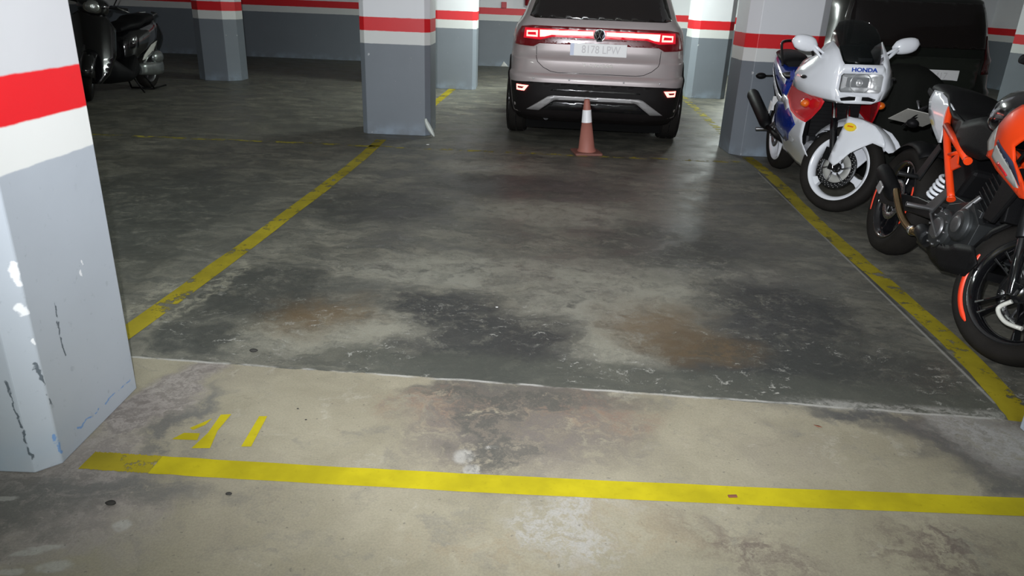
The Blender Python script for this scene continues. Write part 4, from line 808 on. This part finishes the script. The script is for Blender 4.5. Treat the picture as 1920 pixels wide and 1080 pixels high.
def car_wheels(t, ys, x, r, w):
    for y in ys:
        for sg in (-1, 1):
            b = MB(); c = (0, 0, 0); h = w / 2
            b.lathe([(r * .66, -h * .9), (r * .8, -h), (r * .95, -h * .92), (r, -h * .6), (r, h * .6), (r * .95, h * .92), (r * .8, h), (r * .66, h * .9)], c, 56, axis='x', closed_prof=True)
            for k in (-.35, 0, .35): b.lathe([(r + .0005, (k - .02) * w), (r + .0015, k * w), (r + .0005, (k + .02) * w)], c, 56, axis='x', m=1)
            o = b.build('wheel', ['rubber', 'gloss_black'], t, loc=(sg * x, y, r)); q = MB()
            q.lathe([(0, sg * h * .6), (.05, sg * h * .65), (.07, sg * h * .5), (r * .6, sg * h * .55), (r * .67, sg * h * .85), (r * .67, -sg * h * .8), (r * .6, -sg * h * .5), (0, -sg * h * .3)], c, 40, axis='x').build('rim', 'alloy', o)
def poly_line(t, P, r, m, name, flat=1.): return MB().tube(P, r, 8, flat=flat).build(name, m, t)

def silver_suv():
    t = empty('car', (.700, 6.94, 0), R_(-4.2)); tag(t, 'silver grey compact SUV seen from behind with lit red tail lamps', 'car')
    B = Body([(.21, .80, .12, 3.95), (.28, .835, .05, 4.05), (.36, .85, .015, 4.09), (.45, .855, .0, 4.10), (.56, .868, .0, 4.11), (.60, .870, -.008, 4.11), (.63, .868, .0, 4.10), (.645, .862, .035, 4.09), (.66, .860, .055, 4.08), (.76, .858, .062, 4.05), (.785, .858, .068, 4.03),
              (.79, .857, .085, 4.02), (.86, .852, .100, 3.98), (.95, .842, .105, 3.85), (1.0, .830, .105, 3.55), (1.06, .805, .110, 3.05), (1.10, .775, .125, 2.92), (1.14, .745, .150, 2.86), (1.22, .715, .20, 2.72), (1.30, .685, .255, 2.56), (1.40, .650, .33, 2.36), (1.47, .620, .39, 2.2), (1.52, .58, .45, 2.05), (1.55, .52, .55, 1.85), (1.565, .40, .75, 1.6)], 7.)
    bd = B.mesh(None, 0).build('body', 'silver_paint', t); B.cut(bd, (.72, 3.27), .385, .86)
    bd.data.materials.append(M_['car_cladding'])
    for p in bd.data.polygons: p.use_smooth = True; p.material_index = 1 if p.center.z < .285 else 0
    bd.modifiers.new('wn', 'WEIGHTED_NORMAL') if False else None
    car_wheels(t, (.72, 3.27), .765, .325, .205)
    o_ = lambda k: (lambda u, v, o: B.rear(u, v, k - o))
    # black rear valance and arch cladding
    b = MB(); b.sheet([(-.83, .25), (-.865, .46), (-.868, .555), (-.62, .575), (.62, .575), (.868, .555), (.865, .46), (.83, .25), (.5, .235), (-.5, .235)], o_(.006), .05, .01); b.build('rear_valance', 'car_cladding', t)
    MB().sheet([(-.42, .505), (-.40, .52), (.40, .52), (.42, .505)], o_(.009), .06, .004).build('valance_groove', 'gloss_black', t)
    MB().sheet([(-.40, .405), (.40, .405), (.50, .325), (-.50, .325)], o_(.010), .05, .004).build('lower_grille', 'gloss_black', t)
    b = MB(); b.sheet([(-.64, .318), (-.44, .452), (-.40, .462), (.40, .462), (.44, .452), (.64, .318), (.52, .318), (.385, .418), (.36, .425), (-.36, .425), (-.385, .418), (-.52, .318)], o_(.022), .04, .014); b.build('skid_plate', 'silver_trim', t, label='silver skid plate arch')
    for sg in (-1, 1):
        for y in (.72, 3.27):
            b = MB(); rings = []
            for k in range(25):
                a = math.pi * (k / 24) * 1.12 - .06 * math.pi; r_ = []
                for rr, of in ((.380, .0), (.385, .014), (.43, .014), (.435, .0)):
                    yy, zz = y + rr * math.cos(a), .33 + rr * math.sin(a); r_.append(B.side(yy, max(.24, zz), sg, of))
                rings.append(r_)
            b.loft(rings, False, False); b.build('arch_cladding', 'car_cladding', t)
        MB().sheet([(1.1, .27), (1.12, .38), (2.86, .38), (2.88, .27)], lambda u, v, o, sg=sg: B.side(u, v, sg, .012 - o), .1, .01).build('sill', 'car_cladding', t)
    # tailgate outline, crease and handle line
    def seam(P, r=.0028, m='gloss_black'):
        Q = []
        for a, c in zip(P, P[1:]):
            for k in range(8): Q.append(B.rear(a[0] + (c[0] - a[0]) * k / 8, a[1] + (c[1] - a[1]) * k / 8, .0008))
        Q.append(B.rear(*P[-1], .0008)); poly_line(t, Q, r, m, 'tailgate_seam')
    seam([(-.572, .885), (-.568, .79), (-.555, .752), (-.50, .705), (-.43, .672), (-.36, .662), (.36, .662), (.43, .672), (.50, .705), (.555, .752), (.568, .79), (.572, .885)])
    # lamp band across the tailgate
    band = [(-.800, .888), (-.60, .882), (-.545, .912), (-.47, .966), (.47, .966), (.545, .912), (.60, .882), (.800, .888), (.775, .98), (.725, 1.052), (.62, 1.066), (-.62, 1.066), (-.725, 1.052), (-.775, .98)]
    lb = MB().sheet(band, o_(.012), .04, .010).build('tail_lamp_band', 'lit_lens', t, label='dark red lamp band')
    MB().sheet([(-.70, .952), (-.69, 1.042), (.69, 1.042), (.70, .952), (.54, .944), (.43, .972), (-.43, .972), (-.54, .944)], o_(.0145), .04, .004).build('lamp_glow', 'glow_lens', lb, label='glow of the light bars added over the red lens')  # glow around the bars, added as a strip with its own emission
    for sg in (-1, 1):
        P = [(sg * .060, 1.030), (sg * .548, 1.030), (sg * .545, .968), (sg * .50, .972), (sg * .44, .990), (sg * .060, .998)]
        MB().sheet(P, o_(.0165), .03, .004).build('light_bar', 'lit_red', lb, label='lit red light bar')
        b = MB(); A = [(sg * .566, 1.024), (sg * .672, 1.020), (sg * .672, .966), (sg * .566, .966)]; I = [(sg * .585, 1.008), (sg * .660, 1.004), (sg * .660, .982), (sg * .580, .982)]
        for k in range(4): b.sheet([A[k], A[(k + 1) % 4], I[(k + 1) % 4], I[k]], o_(.0165), .04, .004)
        b.build('lamp_loop', 'lit_red_soft', lb, label='lit red lamp loop')
        b = MB(); A = [(sg * .745, .540), (sg * .625, .540), (sg * .665, .488), (sg * .742, .488)]; I = [(sg * .733, .524), (sg * .668, .524), (sg * .685, .506), (sg * .732, .506)]
        for k in range(4): b.sheet([A[k], A[(k + 1) % 4], I[(k + 1) % 4], I[k]], o_(.017), .03, .005)
        b.build('fog_reflector', 'lit_red_soft', t, label='red fog reflector loop with its shine added as emission')  # reflector loop, its bright return of light put in as emission
        for x in (.25, .58): MB().ell(B.rear(sg * x, .607, .001), (.009, .003, .009)).build('parking_sensor', 'silver_trim', t)
    # emblem: chrome ring with the two stacked letters
    e = B.rear(0, 1.003, .022); b = MB(); b.lathe([(.046, -.006), (.054, -.006), (.054, .0), (.046, .0)], e, 36, closed_prof=True)
    def stroke(P, r=.0042):
        for a, c in zip(P, P[1:]): b.tube([(e[0] + a[0], e[1] - .003, e[2] + a[1]), (e[0] + c[0], e[1] - .003, e[2] + c[1])], r, 6)
    stroke([(-.018, .043), (0, .004), (.018, .043)]); stroke([(-.044, .020), (-.020, -.040), (0, -.004), (.020, -.040), (.044, .020)])
    em = b.build('emblem', 'chrome', t); MB().lathe([(0, .004), (.054, .004), (.054, -.002), (0, -.002)], e, 32).build('emblem_back', 'gloss_black', em)
    MB().box((0, e[1] + .006, .955), (.05, .03, .018)).build('camera_housing', 'gloss_black', t, bevel=.004)
    # number plate
    pz = .873; py = B.rear(0, pz)[1]; pl = MB().box((0, py - .006, pz), (.52, .008, .112)).build('number_plate', 'plate_white', t, bevel=.003)
    text('8178 LPW', .098, frame((.022, py - .0105, pz), (1, 0, 0), (0, 0, 1)), 'plate_ink', pl, width=.84, ext=.0005)
    MB().box((-.242, py - .0105, pz), (.034, .001, .106)).build('country_strip', mat('pale_blue_strip', (.62, .68, .86), .4), pl)
    text('T-CROSS', .042, frame((-.0, B.rear(0, .737)[1] - .004, .737), (1, 0, 0), (0, 0, 1)), 'chrome', t, ext=.002, width=1.7)
    # glass
    MB().sheet([(-.655, 1.145), (-.615, 1.27), (-.565, 1.42), (-.48, 1.455), (.48, 1.455), (.565, 1.42), (.615, 1.27), (.655, 1.145), (.60, 1.130), (-.60, 1.130)], o_(.006), .06, .006).build('rear_window', 'dark_glass', t)
    for x in (-.40, -.02, .34): pass
    for sg in (-1, 1):
        f = lambda u, v, o, sg=sg: B.side(u, v, sg, .005 - o)
        MB().sheet([(.72, 1.10), (.80, 1.33), (1.0, 1.43), (1.65, 1.45), (1.66, 1.09)], f, .1, .004).build('side_window', 'dark_glass', t); MB().sheet([(1.72, 1.09), (1.71, 1.45), (2.1, 1.44), (2.45, 1.30), (2.72, 1.10)], f, .1, .004).build('side_window', 'dark_glass', t)
        for ya, yb in ((1.69, 1.69), (2.75, 2.72), (.98, 1.02)): poly_line(t, [B.side(ya, .42 + .68 * k / 10, sg, .001) for k in range(11)], .0025, 'gloss_black', 'door_seam')
        for y in (1.15, 2.15): MB().box(B.side(y, .93, sg, .02), (.02, .16, .03)).build('door_handle', 'silver_paint', t, bevel=.008)
        m_ = MB().ell((sg * .845, 2.58, 1.03), (.05, .11, .075)).build('side_mirror', 'silver_paint', t); MB().box((sg * .80, 2.66, 1.0), (.06, .04, .03)).build('mirror_arm', 'gloss_black', m_)
        poly_line(t, [(sg * .56, .75 + 1.4 * k / 12, 1.555 + .02 * math.sin(math.pi * k / 12)) for k in range(13)], .013, 'silver_trim', 'roof_rail')
        MB().sheet([(sg * .52, .62), (sg * .80, .66), (sg * .80, .74), (sg * .5, .73)], lambda u, v, o: B.front(u, v + .06, .006 - o), .05, .005).build('headlamp', 'headlamp', t)
    MB().sheet([(-.62, 1.12), (-.52, 1.42), (.52, 1.42), (.62, 1.12)], lambda u, v, o: B.front(u, v, .006 - o), .07, .004).build('windscreen', 'dark_glass', t)
    MB().sheet([(-.5, .36), (-.5, .7), (.5, .7), (.5, .36)], lambda u, v, o: B.front(u, v, .006 - o), .07, .004).build('front_grille', 'car_cladding', t)
    b = MB(); rings = []
    for x in [-.56 + 1.12 * k / 16 for k in range(17)]:
        d = .10 * (1 - abs(x / .60) ** 4); rings.append([(x, .40 - d, 1.487), (x, .42 - d, 1.505), (x, .62, 1.54), (x, .62, 1.50)])
    b.loft(rings).build('roof_spoiler', 'silver_paint', t)
    MB().box((0, 2.05, .17), (1.3, 3.6, .10)).build('underbody', 'underside', t)
    MB().box((0, .62, .24), (1.25, .7, .15)).build('rear_axle_beam', 'underside', t, bevel=.03)
    MB().tube([(-.45, .10, .245), (-.45, .5, .26)], .028, 16).build('exhaust_tip', 'dark_metal', t)
silver_suv()

def black_hatch():
    t = empty('car', (3.72, 7.12, 0), R_(-3)); tag(t, 'black car behind the two motorcycles with a white number plate', 'car')
    B = Body([(.20, .72, .16, 4.0), (.30, .82, .05, 4.1), (.45, .85, .0, 4.15), (.62, .86, .0, 4.15), (.66, .85, .05, 4.1), (.82, .845, .09, 4.0), (.90, .84, .10, 3.6), (.97, .80, .13, 3.1), (1.05, .775, .15, 2.95), (1.2, .745, .20, 2.65), (1.32, .725, .26, 2.4), (1.42, .70, .32, 2.2), (1.47, .64, .42, 2.0), (1.50, .50, .6, 1.8)], 7.)
    bd = B.mesh(None, 0).build('body', mat('black_paint', (.010, .012, .010), .22, coat=1.), t); B.cut(bd, (.75, 3.3), .36, .85)
    for p in bd.data.polygons: p.use_smooth = True
    car_wheels(t, (.75, 3.3), .755, .31, .19)
    o_ = lambda k: (lambda u, v, o: B.rear(u, v, k - o))
    MB().sheet([(-.68, 1.0), (-.66, 1.24), (-.62, 1.40), (.62, 1.40), (.66, 1.24), (.68, 1.0)], o_(.006), .06, .004).build('rear_window', 'dark_glass', t)
    MB().sheet([(-.56, .64), (-.60, .92), (.60, .92), (.56, .64)], o_(.004), .08, .004).build('tailgate', mat('black_paint2', (.016, .019, .015), .32, coat=.6), t)
    for sg in (-1, 1):
        MB().sheet([(sg * .62, .78), (sg * .79, .78), (sg * .72, 1.12), (sg * .66, 1.12)], o_(.008), .05, .008).build('tail_lamp', mat('dim_red', (.05, .004, .005), .25, coat=1.), t)
        f = lambda u, v, o, sg=sg: B.side(u, v, sg, .005 - o)
        MB().sheet([(.95, .98), (1.1, 1.30), (2.1, 1.32), (2.6, 1.0)], f, .1, .004).build('side_window', 'dark_glass', t)
        m_ = MB().ell((sg * .91, 2.6, 1.0), (.10, .07, .075)).build('side_mirror', 'gloss_black', t); MB().box((sg * .82, 2.6, .97), (.10, .04, .03)).build('mirror_arm', 'gloss_black', m_)
    MB().sheet([(-.55, 1.02), (-.48, 1.30), (.48, 1.30), (.55, 1.02)], lambda u, v, o: B.front(u, v, .006 - o), .07, .004).build('windscreen', 'dark_glass', t)
    px, pz = .135, .755; py = B.rear(px, pz)[1]; pl = MB().box((px, py - .008, pz), (.52, .008, .112)).build('number_plate', 'plate_white', t, bevel=.003)
    text('4417', .085, frame((px + .08, py - .0125, pz), (1, 0, 0), (0, 0, 1)), 'plate_ink', pl, width=.9, ext=.0005)
    MB().box((0, 2.05, .17), (1.3, 3.6, .10)).build('underbody', 'black_plastic', t)
black_hatch()

# ------------------------------------------------------------------ dark cover between the motorcycles and the black car
def covered_load():
    rnd = random.Random(3); b = MB(); rings = []; n = 44
    for z, kx, ky in ((0, 1.0, 1.0), (.12, .97, .97), (.35, .93, .92), (.55, .90, .88), (.68, .87, .84), (.76, .82, .78), (.815, .70, .66), (.835, .45, .42), (.84, .10, .10)):
        r = []
        for k in range(n):
            a = 2 * math.pi * k / n; fold = 1 + .035 * math.sin(7 * a + 1) * (1 - z) + .02 * math.sin(13 * a); x = .36 * kx * fold * math.copysign(abs(math.cos(a)) ** .6, math.cos(a)); y = .30 * ky * fold * math.copysign(abs(math.sin(a)) ** .6, math.sin(a))
            q_ = max(0, x + .02); r.append((x, y, z * 1.085 - (q_ * .5 + q_ * q_ * 1.3) * (z / .84) ** 2))
        rings.append(r)
    o = b.loft(rings).build('fabric_cover', mat('cover_cloth', (.010, .011, .009), .8, bump=.5, bscale=14), loc=(3.27, 6.28, 0))
    tag(o, 'black cloth cover draped over something behind the two motorcycles, hiding part of the plate', 'cover')
covered_load()

# ------------------------------------------------------------------ cone
def cone():
    t = empty('traffic_cone', (.628, 6.63, 0), R_(8)); tag(t, 'faded red traffic cone with a white reflective collar behind the silver car', 'traffic cone')
    b = MB(); b.prism([(-.115, -.125), (.115, -.125), (.125, -.115), (.125, .115), (.115, .125), (-.115, .125), (-.125, .115), (-.125, -.115)], 0, .022, axis='z').build('base', mat('cone_base', (.22, .09, .07), .6), t, bevel=.006)
    L = T_((0, 0, .02)) @ Matrix.Rotation(R_(-3.8), 4, 'Y')
    b = MB(); b.lathe([(.088, 0), (.084, .012), (.074, .03), (.046, .255), (.0455, .255), (.037, .365), (.0245, .455), (.021, .462), (.012, .464), (.010, .46)], (0, 0, 0), 40, axis='z', M=L).build('cone_body', 'cone_red', t)
    b = MB(); b.lathe([(.0475, .262), (.0462, .272), (.0392, .362), (.0385, .372)], (0, 0, 0), 40, axis='z', M=L).build('reflective_collar', 'cone_collar', t, label='white reflective collar')
cone()

# ------------------------------------------------------------------ small things
t = empty('fire_extinguisher', (.10, 14.90, 1.14)); tag(t, 'dark red fire extinguisher hung on the back wall left of the silver car', 'fire extinguisher')
MB().lathe([(0, 0), (.07, 0), (.08, .02), (.08, .42), (.06, .48), (.025, .50), (0, .50)], (0, 0, 0), 28, axis='z').build('cylinder', mat('extinguisher_red', (.22, .01, .015), .3, coat=.6), t)
MB().tube([(0, 0, .50), (0, 0, .55)], .02, 12).tube([(0, 0, .55), (.10, -.02, .56)], .010, 8).build('valve', 'black_plastic', t)
MB().tube(smooth_path([(.02, 0, .53), (.11, -.02, .50), (.115, -.02, .3), (.10, -.03, .12)]), .010, 8).build('hose', 'black_plastic', t)
MB().box((0, .07, .30), (.06, .06, .10)).build('wall_bracket', 'black_plastic', t)
t = MB().box((0, 0, 0), (.10, .05, .11)).build('alarm_box', mat('alarm_red', (.50, .012, .02), .4), loc=(-.37, 14.975, 1.135), bevel=.006); tag(t, 'small red alarm box on the back wall just above the red band', 'alarm box')
# curved plastic scrap leaning on the middle pillar
b = MB(); rings = []
for k in range(11):
    q = k / 10; wd = .022 * math.sin(math.pi * (.08 + .88 * q)) + .004; x = -.905 + .085 * (1 - q) ** 1.3; rings.append([(x - wd, 7.158 - .02 * (1 - q), .006 + .165 * q), (x, 7.150 - .02 * (1 - q), .006 + .165 * q), (x + wd, 7.160 - .02 * (1 - q), .006 + .165 * q)])
o = b.loft(rings, False, False).build('plastic_scrap', mat('scrap_white', (.62, .66, .62), .4)); o.modifiers.new('thick', 'SOLIDIFY').thickness = .003; tag(o, 'curved white plastic scrap leaning against the foot of the middle pillar', 'litter')
def stone(x, y, r, label, cat, m, name='pebble', flat=.4, grp=None, ang=0.):
    rnd = random.Random(int(x * 1000 + y * 100)); b = MB(); b.ell((0, 0, r * flat), (r, r * .62, r * flat), n=14)
    b.v = [(v[0] * (1 + rnd.uniform(-.1, .1)), v[1] * (1 + rnd.uniform(-.1, .1)), v[2]) for v in b.v]; o = b.build(name, m, loc=(x, y, 0), rot=(0, 0, R_(ang))); tag(o, label, cat); return o
dkm = mat('dark_stone', (.035, .033, .03), .8); brm = mat('dry_leaf', (.16, .055, .03), .8); whm = mat('pale_chip', (.66, .66, .64), .6)
stone(-.985, 2.497, .016, 'dark stone just inside the slab joint near the left pillar', 'stone', dkm)
stone(-.760, 1.645, .009, 'small dark stone in front of the yellow line, right of the left pillar', 'stone', dkm)
stone(-1.055, 1.585, .014, 'dark stone in front of the yellow line, nearest the left pillar', 'stone', dkm)
stone(-.70, 2.10, .004, 'tiny dark chip right of the stencilled 41, the farther of two', 'stone', dkm); stone(-.655, 2.035, .004, 'tiny dark chip right of the stencilled 41, the nearer of two', 'stone', dkm)
o = MB().box((0, 0, .003), (.026, .010, .004)).build('dry_leaf_scrap', brm, loc=(.655, 1.722, .0014), bevel=.001, rot=(0, 0, .1)); tag(o, 'brown scrap lying on the yellow line', 'litter')
o = MB().sheet([(-.012, -.002), (.002, .006), (.016, -.001), (.004, -.005)], lambda u, v, o: (u, v, .004 + .1 * abs(u) - o), .01, .001).build('dry_leaf_scrap', brm, loc=(1.045, 2.115, .002), rot=(0, 0, -.6)); tag(o, 'small reddish leaf scrap on the beige slab at the right', 'litter')
stone(-.83, 6.72, .016, 'white chip on the floor in front of the middle pillar', 'litter', whm, 'paint_chip', .3)
stone(-.065, 3.02, .006, 'white speck in the dark stain at the middle of the bay', 'litter', whm, 'paint_chip', .3)
o = MB().sheet([(-.06, 0), (.0, .10), (.07, .03), (.09, 0)], lambda u, v, o: (u, -.03 + .02 * v - o, v), .04, .003).build('crumpled_paper', whm, loc=(-.34, 14.96, .006)); tag(o, 'crumpled white paper at the foot of the back wall', 'litter')
